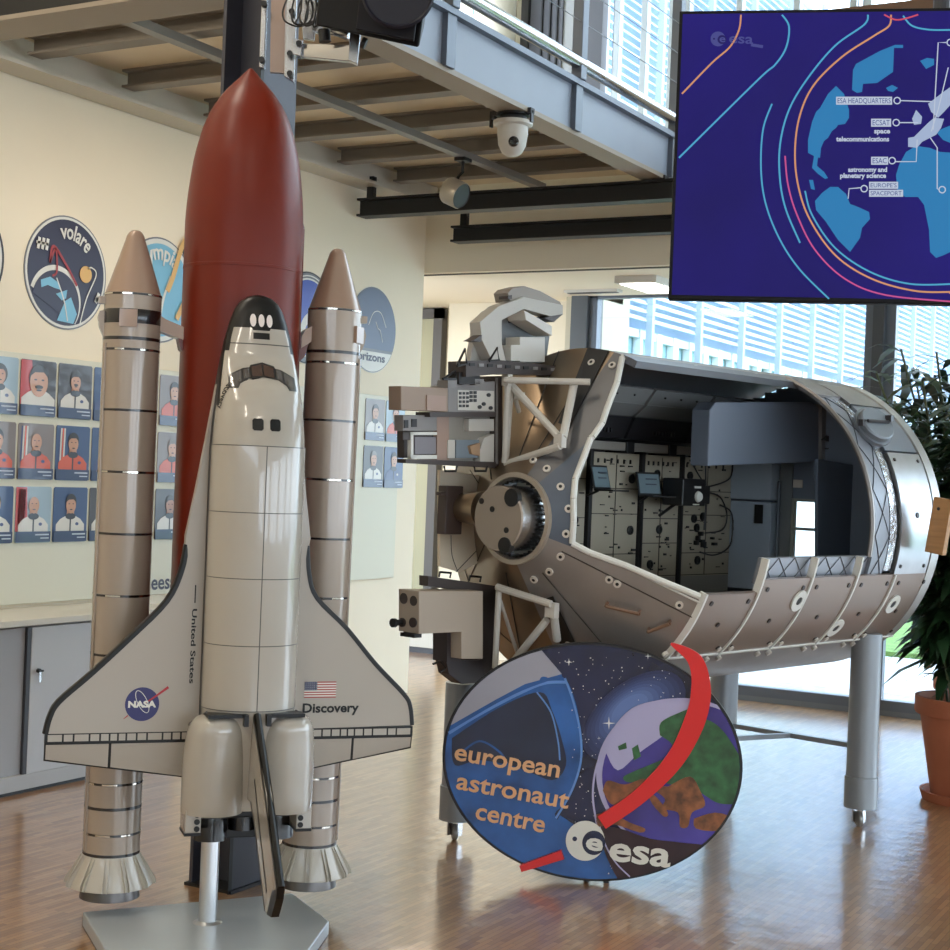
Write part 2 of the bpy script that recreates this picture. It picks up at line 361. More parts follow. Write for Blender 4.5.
for z in (4.02, 4.2, 4.38, 4.56): kid(MB().tube((-3.58, 4.67, z), (-3.58, 9.4, z), .0025, 6), 'wire', mat('wire_dark', (110, 114, 120), .4, .6), R_)
kid(MB().tube((-3.6, 4.6, 4.78), (-3.6, 9.4, 4.78), .025, 12), 'handrail', steel, R_)
# column
c = thing('steel_column', 'dark grey steel H column rising behind the red tank', 'column', (-3.66, 4.71, 0))
mb = MB(); mb.bx((-.1, -.105, 0), (-.085, .105, 3.75)); mb.bx((.085, -.105, 0), (.1, .105, 3.75)); mb.bx((-.085, -.008, 0), (.085, .008, 3.75)); mb.build('shaft', mat('column_grey', (64, 64, 72), .45, .2), c, smooth=False)
mb = MB(); mb.bx((-.112, -.118, 0), (.112, .112, .012)); mb.build('foot_plate', black, c, smooth=False)
mb = MB(); mb.bx((.1, -.125, 0), (.104, -.105, 3.6)); mb.build('cable_strip', black, c, smooth=False)

# black tracks
for (a, b, y, z0, z1, lab) in ((-5.8, .5, 8.63, 3.3, 3.42, 'black steel lighting beam under the gallery, upper and nearer of two'), (-5.4, .5, 9.2, 3.2, 3.31, 'black steel lighting beam under the gallery, lower and farther of two')):
    mb = MB(); ibeam(mb, (a, y), (b, y), z0, z1, .12, 'x', web=.04, fl=.014); mb.bx((a+.05, y-.02, z1), (a+.1, y+.02, 3.57 if y < 9.2 else 3.5)); mb.bx((b-.1, y-.02, z1), (b-.05, y+.02, 3.57)); mb.bx((-3.68, y-.03, z1), (-3.6, y+.03, 3.45))
    t = tag(mb.build('lighting_beam', black, smooth=False), lab, 'beam'); recenter(t, (a, y, z0))
# drum spotlight
p = onx(455, 193, -4.66)
t = thing('drum_spotlight', 'grey drum-shaped spotlight hanging under the gallery joists', 'spotlight', p)
ax = (Vector((C_, S_, 0))*.75-Vector((-S_, C_, 0))*.5-Vector((0, 0, .4))).normalized()
MB().lathe([(0, -.055), (.078, -.055), (.082, -.045), (.082, .045), (.076, .055), (.07, .05), (0, .05)], axis=ax, n=32, mis=[0, 0, 0, 0, 1, 1]).build('housing', [mat('lamp_grey', (176, 170, 158), .35, .4), dgrey], t)
mb = MB(); mb.path([(0, 0, .05), (0, .03, .1), (0, .08, .14), (0, .08, 3.5-p.z)], .01); mb.box((0, .08, 3.49-p.z), (.07, .09, .02)); mb.build('bracket', black, t)
# dome camera
t = thing('dome_camera', 'white round pan-tilt security camera fixed under the blue-grey beam', 'camera', (-3.70, 6.84, 3.43))
MB().lathe([(0, 0), (.085, 0), (.085, -.012), (.07, -.018), (.07, -.035), (.1, -.04), (.1, -.058), (.085, -.066), (0, -.066)], n=36, mis=[1, 1, 1, 1, 0, 0, 0, 0]).build('mount', [mat('camera_white', (206, 204, 198), .35), black], t)
MB().lathe([(.078, -.066), (.078, -.1), (.07, -.16), (.05, -.2), (.028, -.214), (0, -.217)], n=36).build('head', mat('camera_white', (206, 204, 198), .35), t)
dirn = Vector((.55, -.83, 0)); q = dirn*.062+Vector((0, 0, -.155))
MB().lathe([(0, .0), (.026, .0), (.026, .014), (.018, .018), (0, .012)], c=q, axis=dirn, n=24).build('lens', gblack, t)
mb = MB(); mb.bx((-.13, -.012, -.02), (-.1, .012, .02)); mb.bx((-.13, -.012, -.06), (-.12, .012, 0)); mb.bx((.1, -.012, -.05), (.11, .012, .01)); mb.bx((-.11, -.02, -.005), (.11, .02, .02)); mb.build('clamp', dgrey, t, smooth=False)
# ceiling lamp + vent in the soffit
p = onz(652, 281, 3.05)
t = thing('ceiling_lamp', 'lit rectangular ceiling lamp in the soffit beside the screen', 'lamp', p)
mb = MB(); mb.bx((-.16, -.3, -.05), (.16, .3, 0)); mb.build('housing', mat('camera_white', (206, 204, 198), .35), t, smooth=False)
mb = MB(); mb.bx((-.13, -.27, -.055), (.13, .27, -.049)); mb.build('diffuser', mat('lamp_glow', (255, 250, 240), .5, emit=9), t, smooth=False)
p = onz(596, 290, 3.05)
t = thing('ceiling_vent', 'slim grey slot vent in the white soffit left of the lamp', 'vent', p)
mb = MB(); mb.bx((-.25, -.05, -.02), (.2, .05, 0)); mb.build('plate', mat('camera_white', (206, 204, 198), .35), t, smooth=False)
mb = MB(); mb.bx((-.23, -.03, -.024), (.18, .03, -.019)); mb.build('slot', dgrey, t, smooth=False)

# ------------------------------------------------------------------ wall board, cabinet, portraits and badges
XW = -5.85
o = MB().bx((XW+.002, 3.0, .85), (XW+.02, 9.27, 2.125)).build('display_board', mat('board_offwhite', (214, 210, 190), .4), smooth=False, bevel=.003)
tag(o, 'long off-white display board on the left wall behind the portraits', 'board'); recenter(o, (XW, 6, .85))
W = Board((XW+.021, 0, 0), (1, 0, 0))
c = thing('sideboard', 'grey sliding-door cabinet along the left wall under the display board', 'cabinet', (-5.62, 4.9, 0))
cab = mat('cabinet_grey', (172, 172, 172), .45); cabd = mat('cabinet_door_grey', (158, 158, 160), .4)
mb = MB(); mb.bx((-5.845, 3.3, .8), (-5.39, 6.45, .83)); kid(mb, 'top', mat('cab_top', (205, 200, 188), .35), c, smooth=False, bevel=.003)
mb = MB(); mb.bx((-5.84, 3.3, .07), (-5.44, 6.45, .8)); kid(mb, 'body', cab, c, smooth=False)
mb = MB(); mb.bx((-5.84, 3.34, 0), (-5.42, 6.41, .02), 1); mb.bx((-5.84, 3.3, .02), (-5.4, 6.45, .09), 0); kid(mb, 'plinth', [cab, black], c, smooth=False)
mb = MB(); mb.bx((-5.44, 3.36, .09), (-5.425, 5.36, .79)); kid(mb, 'sliding_door', cabd, c, smooth=False, bevel=.003)
mb = MB(); mb.bx((-5.425, 5.385, .09), (-5.405, 6.43, .79)); dd = kid(mb, 'sliding_door', mat('cab_door2', (186, 187, 189), .4), c, smooth=False, bevel=.003)
mb = MB(); mb.bx((-5.425, 5.36, .09), (-5.408, 5.385, .79)); kid(mb, 'door_edge', dgrey, c, smooth=False)
k_ = MB(); k_.tube((-5.405, 5.43, .58), (-5.39, 5.43, .58), .011, 12); k_.box((-5.385, 5.43, .58), (.012, .03, .008)); k_.box((-5.388, 5.43, .55), (.003, .012, .05), 1)
o = k_.build('lock', [black, steel], dd)
for nm, (a, b) in {}.items(): pass

capm = mat('caption_navy', (38, 54, 92), .3, coat=.4); capt = mat('caption_text', (190, 196, 210), .5)
skin_t = [mat('print_skin_a', (196, 146, 116), .4, coat=.4), mat('print_skin_b', (172, 120, 92), .4, coat=.4)]
hair_t = mat('print_hair', (40, 30, 26), .4, coat=.4); hair_g = mat('print_hair_grey', (120, 112, 104), .4, coat=.4)
suit_o = mat('print_orange', (206, 84, 48), .4, coat=.4); suit_w = mat('print_white_suit', (212, 208, 200), .4, coat=.4); suit_b = mat('print_blue_suit', (58, 72, 118), .4, coat=.4)
ringm = mat('print_dark_ring', (42, 42, 50), .4, coat=.4)
bgs = {'dark': mat('print_bg_dark', (66, 62, 66), .4, coat=.4), 'sky': mat('print_bg_sky', (150, 172, 186), .4, coat=.4), 'red': mat('print_bg_red', (186, 66, 66), .4, coat=.4),
       'blue': mat('print_bg_blue', (52, 76, 120), .4, coat=.4), 'grey': mat('print_bg_grey', (124, 112, 108), .4, coat=.4)}
def portrait(col, row, bg, suit, hair, label, big=1.0, tache=False, bg2=None, bald=False, long=False, flag=False, sk=0):
    y0 = 5.651+.2635*col+.004; w = .246; zt = [2.097, 1.773, 1.45][row]; h = .287; zb = zt-h
    mb = MB(); mats = [bgs[bg], capm, capt, skin_t[sk], {'d': hair_t, 'g': hair_g}[hair], {'o': suit_o, 'w': suit_w, 'b': suit_b}[suit], ringm, bgs[bg2 or bg], suit_b, suit_w]
    x = XW+.02
    def pl(pts, k, mi): mb.prism([(x+.004+.0006*k, y0+a*w, zb+b*h) for a, b in pts], (-.0005 if k else -.005, 0, 0), mi)
    r = .03
    pl([(r, 0), (1-r, 0), (1, r), (1, 1-r), (1-r, 1), (r, 1), (0, 1-r), (0, r)], 0, 0)
    if bg2: pl([(0, .2), (.35, .2), (.3, .99), (0, .99)], 1, 7)
    if flag:
        for i in range(4): pl([(.06+.05*i, .3), (.1+.05*i, .3), (.12+.05*i, .95), (.08+.05*i, .95)], 1, [8, 9, 5, 9][i])
    cx = .5; cy = .68; rx = .145*big; ry = .15*big
    if big > 1.3: cy = .62
    pl([(cx-.13, .2), (cx+.13, .2), (cx+.1, cy), (cx-.1, cy)], 2, 3)
    sh = min(.47, .42*big)
    pl([(cx-sh, .19), (cx-sh, .32), (cx-.3, .42), (cx-.13, .48), (cx+.13, .48), (cx+.3, .42), (cx+sh, .32), (cx+sh, .19)], 3, 5)
    if big < 1.3:
        pl(ell(cx, .47, .15, .06, 20), 4, 6)
        pl([(cx-.02, .2), (cx+.02, .2), (cx+.02, .42), (cx-.02, .42)], 4, 6); pl(ell(cx+.2, .33, .05, .03, 12), 4, 8 if suit != 'b' else 9)
    if not bald: pl(ell(cx, cy+(.02 if long else .055), rx*1.1*(1.25 if long else 1), ry*(1.2 if long else .98), 24), 5, 4)
    pl(ell(cx, cy-.01, rx, ry, 24), 6, 3)
    if not bald: pl([(cx-rx*.95, cy+ry*.35), (cx-rx*.5, cy+ry*.62), (cx+rx*.5, cy+ry*.66), (cx+rx*.95, cy+ry*.35), (cx+rx*.7, cy+ry*1.0), (cx, cy+ry*1.12), (cx-rx*.7, cy+ry)], 7, 4)
    for sgn in (-1, 1): pl(ell(cx+sgn*rx*.4, cy+ry*.12, rx*.16, ry*.06, 8), 8, 6)
    pl(ell(cx, cy-ry*.12, rx*.1, ry*.2, 8), 8, 4 if False else 3)
    if tache: pl(ell(cx, cy-ry*.36, rx*.45, ry*.13, 12), 9, 4)
    pl(ell(cx, cy-ry*.58, rx*.3, ry*.07, 10), 9, 7 if bg == 'red' else 6)
    pl([(0.01, .01), (.99, .01), (.99, .2), (.01, .2)], 10, 1)
    pl([(.55, .13), (.94, .13), (.94, .155), (.55, .155)], 11, 2); pl([(.7, .07), (.94, .07), (.94, .09), (.7, .09)], 11, 2)
    o = mb.build('portrait_print', mats, smooth=False); tag(o, label, 'portrait', 'portrait prints on the left wall'); recenter(o, (XW+.02, y0, zb))
portrait(-1, 0, 'sky', 'w', 'd', 'portrait print cut by the left photo edge, top row, pale blue background', long=True)
portrait(0, 0, 'dark', 'w', 'd', 'portrait print of a moustached face close up on red and dark, top row', 1.75, True, 'red')
portrait(1, 0, 'dark', 'w', 'd', 'portrait print of a moustached man in white suit, dark grey background, top row', 1.0, True)
portrait(2, 0, 'blue', 'b', 'g', 'portrait print half hidden by left booster, large face on blue, top row', 1.5)
portrait(4, 0, 'grey', 'o', 'd', 'portrait print in orange suit between left booster and red tank, top row')
portrait(-1, 1, 'grey', 'o', 'd', 'portrait print in orange suit cut by the left photo edge, middle row')
portrait(0, 1, 'grey', 'o', 'g', 'portrait print of a bald person in orange suit beside a flag', bald=True, flag=True)
portrait(1, 1, 'blue', 'o', 'd', 'portrait print of a dark-haired person in orange suit, dark blue background', flag=True)
portrait(2, 1, 'blue', 'b', 'd', 'portrait print half hidden by left booster, dark blue suit, middle row')
portrait(4, 1, 'grey', 'o', 'g', 'portrait print in orange suit between left booster and red tank, middle row')
portrait(-1, 2, 'blue', 'w', 'd', 'portrait print in white suit cut by the left photo edge, bottom row')
portrait(0, 2, 'sky', 'w', 'g', 'portrait print of a bald person in white suit with red and striped background', bg2='red', bald=True, flag=True)
portrait(1, 2, 'blue', 'w', 'd', 'portrait print of a dark-haired man in white suit, blue background, bottom row')
portrait(2, 2, 'dark', 'w', 'g', 'portrait print half hidden by left booster, white suit, bottom row', bald=True)
portrait(4, 2, 'dark', 'w', 'd', 'portrait print in white suit between left booster and red tank, bottom row', sk=1)
portrait(12, 0, 'grey', 'w', 'd', 'portrait print right of right booster, upper row, brown-grey background')
portrait(13, 0, 'sky', 'o', 'd', 'portrait print nearest the wall corner, upper row, orange suit')
portrait(12, 1, 'dark', 'w', 'g', 'portrait print right of right booster, second row, white suit')
portrait(13, 1, 'blue', 'b', 'd', 'portrait print nearest the wall corner, second row, blue suit')

# round mission badges: every badge is a disc on the wall plane
def wc(y, z, k): return (XW+.004+.0012*k, y, z)
class Disc:
    def __init__(s, yc, zc, R): s.y, s.z, s.R = yc, zc, R; s.mb = MB()
    def poly(s, pts, k, mi): s.mb.prism([wc(s.y+a*s.R, s.z+b*s.R, k) for a, b in pts], (-.001 if k else -.004, 0, 0), mi)
    def disc(s, cx, cy, r, k, mi, n=56): s.poly(ell(cx, cy, r, r, n), k, mi)
    def rib(s, pts, w, k, mi, sm=True):
        if sm: pts = spline(pts)
        n = len(pts); L = []; R = []
        for i in range(n):
            a = pts[max(i-1, 0)]; b = pts[min(i+1, n-1)]; dx, dy = b[0]-a[0], b[1]-a[1]; l = math.hypot(dx, dy) or 1
            L.append((pts[i][0]-dy/l*w/2, pts[i][1]+dx/l*w/2)); R.append((pts[i][0]+dy/l*w/2, pts[i][1]-dx/l*w/2))
        s.mb.add([wc(s.y+a*s.R, s.z+b*s.R, k) for a, b in L+R], [(i, i+1, n+i+1, n+i) for i in range(n-1)], mi)
    def text(s, st, r, a0, a1, h, k, mi, bold=.03):
        vs, fs = text_mesh(st, bold); xs = [v[0] for v in vs]; x0, x1 = min(xs), max(xs); out = []
        for x, y in vs:
            q = (x-x0)/(x1-x0); t = rad(a0+(a1-a0)*q); rr = r+y/.7*h; out.append(wc(s.y+rr*math.cos(t)*s.R, s.z+rr*math.sin(t)*s.R, k))
        s.mb.add(out, fs, mi)
bwhite = mat('badge_white', (216, 214, 206), .4); bnavy = mat('badge_navy', (44, 42, 66), .35); bred = mat('badge_red', (150, 40, 42), .4)
blight = mat('badge_light_blue', (116, 176, 204), .4); bmid = mat('badge_mid_blue', (44, 74, 170), .35); bgold = mat('badge_gold', (214, 170, 100), .4); bslate = mat('badge_slate', (84, 98, 124), .4); bgry = mat('badge_ring_grey', (110, 112, 118), .4); bdk = mat('badge_black', (36, 34, 38), .4)
BM = [bwhite, bnavy, bred, blight, bmid, bgold, bslate, bgry, bdk]
def fin(d, label): o = d.mb.build('mission_badge', BM, smooth=False); tag(o, label, 'badge', 'round mission badges on the left wall'); recenter(o, (XW, d.y, d.z))
zb = 2.572
d = Disc(5.235, zb, .297); d.disc(0, 0, 1, 0, 8); d.disc(0, 0, .95, 1, 0); d.disc(0, 0, .8, 2, 7); d.text('ESA', .84, 60, 20, .08, 3, 1); fin(d, 'round badge cut off by the left edge of the photo')
d = Disc(5.963, zb, .297); d.disc(0, 0, 1, 0, 7); d.disc(0, 0, .975, 1, 0); d.disc(0, 0, .93, 2, 1)
d.text('volare', .60, 106, 42, .27, 6, 0, .02)
d.poly([p for p in ell(-.25, -.52, .62, .62, 60) if math.hypot(*p) < .925], 3, 0)
d.poly([p for p in ell(-.24, -.56, .57, .57, 60) if math.hypot(*p) < .925], 4, 1)
d.poly([(-.62, -.2), (-.4, -.12), (-.2, -.2), (-.12, -.32), (-.3, -.3), (-.45, -.27), (-.6, -.33)], 5, 3)
d.poly([(-.2, -.86), (-.02, -.5), (.12, -.42), (.28, -.7), (.2, -.88)], 5, 3); d.poly([(-.25, -.4), (.02, -.3), (.0, -.45), (-.1, -.5)], 5, 3)
d.rib([(-.42, .12), (-.35, .42), (0, .1), (.25, -.2)], .05, 6, 2); d.rib([(-.42, .12), (-.3, .38), (-.25, .0), (-.35, -.1)], .04, 6, 2); d.rib([(-.25, -.12), (-.05, -.5), (.05, -.85)], .025, 6, 0)
d.disc(.46, .03, .15, 6, 5, 24); d.rib([(.35, -.9), (.5, -.4), (.72, .05), (.6, .17), (.5, .13)], .025, 6, 0)
d.poly([(.72, -.35), (.9, -.3), (.92, -.38), (.74, -.44)], 7, 0); d.poly([(.7, -.42), (.78, -.25), (.84, -.28), (.76, -.46)], 7, 0)
for i in range(3): d.poly([(-.75+.1*i, .33), (-.69+.1*i, .32), (-.66+.1*i, .52), (-.72+.1*i, .53)], 7, 0)
d.poly([(-.76, .41), (-.48, .4), (-.48, .45), (-.76, .46)], 7, 0)
fin(d, 'round navy badge reading volare with a blue earth')
d = Disc(6.69, zb, .297); d.disc(0, 0, 1, 0, 7); d.disc(0, 0, .97, 1, 0); d.disc(0, 0, .88, 2, 3)
d.text('olympia', .58, 150, 46, .3, 6, 0, .02); d.rib([(.2, .0), (.35, .3), (.6, .95), (.9, 1.15), (1.1, .8), (.9, .2), (.5, -.5)], .12, 8, 5)
d.poly(ell(.78, .9, .18, .22, 20), 3, 8); d.rib([(0, -.8), (.1, -.2), (.3, .3)], .06, 5, 0); d.poly([(-.5, -.6), (.1, -.5), (.3, -.8), (-.2, -.85)], 4, 4); d.disc(.75, -.02, .06, 9, 8, 12)
fin(d, 'round pale blue badge with a gold loop, between left booster and tank')
d = Disc(8.13, zb, .297); d.disc(0, 0, 1, 0, 8); d.disc(0, 0, .97, 1, 7); d.disc(0, 0, .86, 2, 0); d.disc(0, 0, .82, 3, 4); d.disc(.2, -.35, .5, 4, 0); d.disc(.25, -.4, .38, 5, 4); d.rib([(0, .1), (.2, -.3), (.5, -.4)], .08, 6, 0)
d.text('MISSION BLUE DOT', .88, 160, 20, .07, 4, 0, .0) if False else d.rib(ell(0, 0, .91, .91, 40, 0, 20, 160), .03, 4, 0, False)
fin(d, 'round bright blue badge between red tank and right booster')
d = Disc(8.895, zb, .297); d.disc(0, 0, 1, 0, 0); d.disc(0, 0, .99, 1, 7)
d.poly([p for p in ell(0, 0, .97, .97, 80) if p[1] > -.45], 2, 6); d.poly([p for p in ell(0, 0, .97, .97, 80) if p[1] <= -.45], 2, 0)
mbx = text_mesh('horizons', .03); xs = [v[0] for v in mbx[0]]
d.mb.add([wc(d.y+(-.8+1.35*(x-min(xs))/(max(xs)-min(xs)))*d.R, d.z+(-.72+y*.26)*d.R, 4) for x, y in mbx[0]], mbx[1], 1)
d.rib([(-.2, .1), (0, .4), (.3, .42), (.55, .1)], .02, 4, 0); d.rib([(.1, .2), (.2, .05), (.3, .02), (.42, -.25)], .02, 4, 0, False)
fin(d, 'round slate-grey badge reading horizons, nearest the wall corner')
o = MB(); vs, fs = text_mesh('eesa', .02); o.add([(XW+.0225, 6.70+x*.12, .88+y*.12) for x, y in vs], fs)
o = o.build('wall_lettering', bnavy, smooth=False); tag(o, 'small dark blue lettering low on the white display board', 'lettering'); recenter(o, (XW+.0225, 6.7, .865))

# ------------------------------------------------------------------ space shuttle model on its stand
ex, ey = CX(-.85, 5.5)
SH = thing('space_shuttle_model', 'tall white space shuttle model with red tank and two boosters on a grey stand', 'model', (ex, ey, 0), rad(49.3))
bpy.context.view_layer.update()
SHI = SH.matrix_world.inverted()
# external tank
tx = -.008
prof = [(0, 3.018), (.006, 3.0165), (.013, 3.010), (.041, 2.979), (.066, 2.953), (.091, 2.924), (.117, 2.886), (.138, 2.848), (.157, 2.80), (.174, 2.74), (.188, 2.675), (.198, 2.60), (.205, 2.53), (.209, 2.46), (.209, 2.30), (.2105, 2.299), (.2105, 2.29), (.209, 2.289), (.209, .9), (.206, .82), (.19, .74), (.15, .69), (.08, .665), (0, .66)]
def smooth_prof(p, m=4): return spline(p, m)
MB().lathe(smooth_prof(prof[:14])+prof[14:], c=(tx, 0, 0), n=72).build('external_tank', et_m, SH)
t_ = MB().tube((tx+.203, -.02, .9), (tx+.203, -.02, 2.46), .012, 10); t_.tube((tx+.203, -.02, 2.46), (tx+.17, -.02, 2.6), .012, 10, .004)
t_.build('feed_line', mat('tank_dark_red', (96, 36, 26), .35, coat=.3), SH)
# boosters
lm = mat('booster_band_black', (26, 24, 26), .25, coat=.4); dash = mat('booster_band_silver', (205, 200, 190), .15, 1); skirtm = mat('booster_skirt_white', (180, 173, 160), .3, .0, coat=.4)
noz = mat('nozzle_dark_metal', (92, 88, 86), .3, .7); nozin = mat('nozzle_inner', (30, 28, 28), .5); conem = mat('booster_cone_paint', (150, 124, 106), .28, .1, coat=.5)
def booster(x, side, rear_band):
    r = .098
    bands = [(2.175, .0035, 2), (2.022, .0055, 1), (1.984, .004, 2), (1.775, .004, 1), (1.562, .004, 2), (1.349, .004, 1), (1.136, .004, 2), (.931, .004, 1), (.70, .004, 2), (.488, .004, 2), (.404, .005, 1), (.313, .004, 2), (.243, .005, 1)]
    pr = [(r, 2.17)]; mi = []
    cur = [(2.178, 0)]
    P = [(r, 2.18)]; M = []
    zs = []
    for z, h, m in bands: zs.append((z+h, z-h, m))
    last = 2.18
    for a, b, m in zs:
        if a < last: P.append((r, a)); M.append(0)
        P.append((r+.0008, a)); M.append(1 if m == 1 else 1); P.append((r+.0008, b)); M.append(1); P.append((r, b)); M.append(1); last = b
    P.append((r, .238)); M.append(0)
    body = MB().lathe(P, n=56, mis=M).build('booster', [srb_m, lm], SH, loc=(x, 0, 0))
    if side > 0: body.rotation_euler = (0, .0085, 0)
    # silver dashes on the segmented joints
    mb = MB()
    for z, h, m in bands:
        if m == 2:
            for k in range(7):
                a = rad(-150+k*52+z*60); mb.lathe([(r+.001, z+h*.8), (r+.0022, z+h*.7), (r+.0022, z-h*.7), (r+.001, z-h*.8)], n=6, a0=a, a1=a+rad(20 if k % 2 else 30))
    mb.build('joint_clips', dash, body)
    MB().lathe(smooth_prof([(.003, 2.405), (.016, 2.402), (.028, 2.388), (.034, 2.37)], 4)[:-1]+[(.034, 2.37), (.096, 2.18)], n=48).build('nose_cone', conem, body)
    if rear_band:
        q = MB().lathe([(r+.0005, 2.123), (r+.001, 2.122), (r+.001, 2.075), (r+.0005, 2.074)], n=48); q.build('black_band', lm, body)
    at = MB(); ang = rad(-105) if side < 0 else rad(-40); dv = Vector((math.cos(ang), math.sin(ang), 0))
    at.box(dv*(r+.002)+Vector((0, 0, 2.09)), (.012, .06, .06), 0, Matrix.Rotation(ang, 3, 'Z')); at.build('access_cover', conem, body)
    # collar lugs and tunnel
    lug = MB(); o_ = -1 if side < 0 else 1
    lug.prism([(o_*.092, -.02, 2.165), (o_*.118, -.02, 2.165), (o_*.118, -.02, 2.14), (o_*.092, -.02, 2.14)], (0, .03, 0))
    lug.prism([(o_*.094, -.015, 2.12), (o_*.112, -.015, 2.115), (o_*.118, -.015, 2.095), (o_*.112, -.015, 2.06), (o_*.094, -.015, 2.02)], (0, .03, 0))
    lug.build('collar_lug', srb_m, body)
    tn = MB(); a2 = rad(200 if side < 0 else -28); dv = Vector((math.cos(a2), math.sin(a2), 0))
    tn.box(dv*r+Vector((0, 0, 1.13)), (.012, .014, 1.75), 0, Matrix.Rotation(a2, 3, 'Z')); tn.build('cable_tunnel', srb_m, body, bevel=.002)
    sk = MB().lathe([(r, .24), (r+.001, .232), (.146, .137), (.146, .130), (.138, .130), (.1, .2)], n=48)
    for k in range(12):
        a = rad(15+30*k); dv = Vector((math.cos(a), math.sin(a), 0)); pv = Vector((-math.sin(a), math.cos(a), 0))
        for e in (-.007, .007):
            sk.prism([dv*(.1)+pv*e+Vector((0, 0, .236)), dv*.101+pv*e+Vector((0, 0, .19)), dv*.142+pv*e+Vector((0, 0, .128)), dv*.158+pv*e+Vector((0, 0, .134)), dv*.154+pv*e+Vector((0, 0, .15))], pv*.003)
    sk.build('aft_skirt', skirtm, body)
    MB().lathe([(.088, .15), (.097, .13), (.104, .085), (.100, .085), (.07, .14), (0, .15)], n=40, mis=[0, 0, 0, 1, 1]).build('nozzle', [noz, nozin], body)
    st = MB(); s_ = 1 if side < 0 else -1; gx = abs(x-tx)-.209
    st.prism([(s_*.085, -.035, 2.115), (s_*(.11), -.035, 2.10), (s_*(gx+.01), -.035, 2.075), (s_*(gx+.01), -.035, 2.03), (s_*.085, -.035, 2.06)], (0, .07, 0)); st.build('forward_strut', conem, body)
    st = MB(); st.prism([(s_*(gx-.02), -.03, 2.06), (s_*(gx+.015), -.03, 2.07), (s_*(gx+.015), -.03, 1.98), (s_*(gx-.005), -.03, 2.0)], (0, .06, 0)); st.build('strut_fairing', mat('tank_dark_red', (96, 36, 26), .35), body)
    for z in (.86, .78): st = MB().tube((s_*.09, 0, z), (s_*(gx+.02), 0, z+.02), .009, 10); st.build('aft_strut', conem, body)
booster(-.388, -1, True); booster(.318, 1, False)

# orbiter fuselage: stations z, half width, dorsal y, widest y, belly y
ST = [(2.184, .004, -.262, -.258, -.254), (2.181, .02, -.275, -.26, -.248), (2.172, .045, -.288, -.262, -.243), (2.155, .066, -.298, -.264, -.238), (2.13, .082, -.306, -.266, -.234), (2.085, .098, -.318, -.27, -.23),
      (2.03, .113, -.330, -.28, -.227), (1.97, .124, -.343, -.295, -.225), (1.93, .130, -.362, -.31, -.225), (1.89, .136, -.392, -.32, -.225), (1.85, .141, -.425, -.33, -.225), (1.81, .145, -.448, -.34, -.225),
      (1.76, .150, -.467, -.345, -.225), (1.70, .154, -.481, -.35, -.225), (1.66, .156, -.487, -.35, -.225), (1.5, .156, -.488, -.35, -.225), (.78, .156, -.488, -.35, -.225), (.70, .158, -.47, -.35, -.225), (.46, .16, -.44, -.35, -.225)]
def station(z):
    for a, b in zip(ST, ST[1:]):
        if b[0] <= z <= a[0]:
            q = (a[0]-z)/(a[0]-b[0]); return [a[i]+(b[i]-a[i])*q for i in range(1, 5)]
    return list(ST[-1][1:]) if z < .46 else list(ST[0][1:])
def dors(x, z):
    hw, yd, yw, yb = station(z); return yw-(yw-yd)*math.sqrt(max(0, 1-(x/hw)**2))
def section(z, n=24, nb=8, g=0, full=True):
    hw, yd, yw, yb = station(z); out = []
    for i in range(n+1):
        b = -PI/2+PI*i/n; out.append(((hw+g)*math.sin(b), yw-(yw-yd+g)*math.cos(b), z))
    if full:
        rc = min(.04, (yb-yw)*.8, hw*.5)
        out.append((hw, yb-rc, z)); 
        for i in range(1, nb): t = PI/2*i/nb; out.append((hw-rc+rc*math.cos(t), yb-rc+rc*math.sin(t), z))
        out.append((hw-rc, yb, z)); out.append((-(hw-rc), yb, z))
        for i in range(1, nb): t = PI/2*(1-i/nb); out.append((-(hw-rc+rc*math.cos(t)), yb-rc+rc*math.sin(t), z))
        out.append((-hw, yb-rc, z))
    return out
zs = [ST[0][0]]
for a, b in zip(ST, ST[1:]):
    k = 4 if a[0]-b[0] > .03 and a[0] > 1.6 else 1
    zs += [a[0]+(b[0]-a[0])*i/k for i in range(1, k+1)]
zs = sorted(set(zs+[2.066, 2.013, 2.009]), reverse=True)
mb = MB(); secs = [section(z) for z in zs]; n = len(secs[0]); mb.v = [v for s in secs for v in s]
for j in range(len(zs)-1):
    zm = (zs[j]+zs[j+1])/2
    for i in range(n):
        vi = secs[j][i]; bi = i if i <= 24 else 99
        black_ = (zm > 2.066) or (bi > 24) or (zm > 1.80 and (bi < 2 or bi >= 22)) or (zm > 1.98 and bi < 4 or (zm > 1.98 and bi in (20, 21)))
        ln = 2.009 < zm < 2.013
        mb.f.append((j*n+i, j*n+(i+1) % n, (j+1)*n+(i+1) % n, (j+1)*n+i)); mb.m.append(1 if black_ else (2 if ln else 0))
mb.f.append(tuple(range(n))); mb.m.append(1); mb.f.append(tuple((len(zs)-1)*n+i for i in range(n))); mb.m.append(1)
fus = mb.build('fuselage', [orb_w, tile_b, orb_l], SH, ang=50)
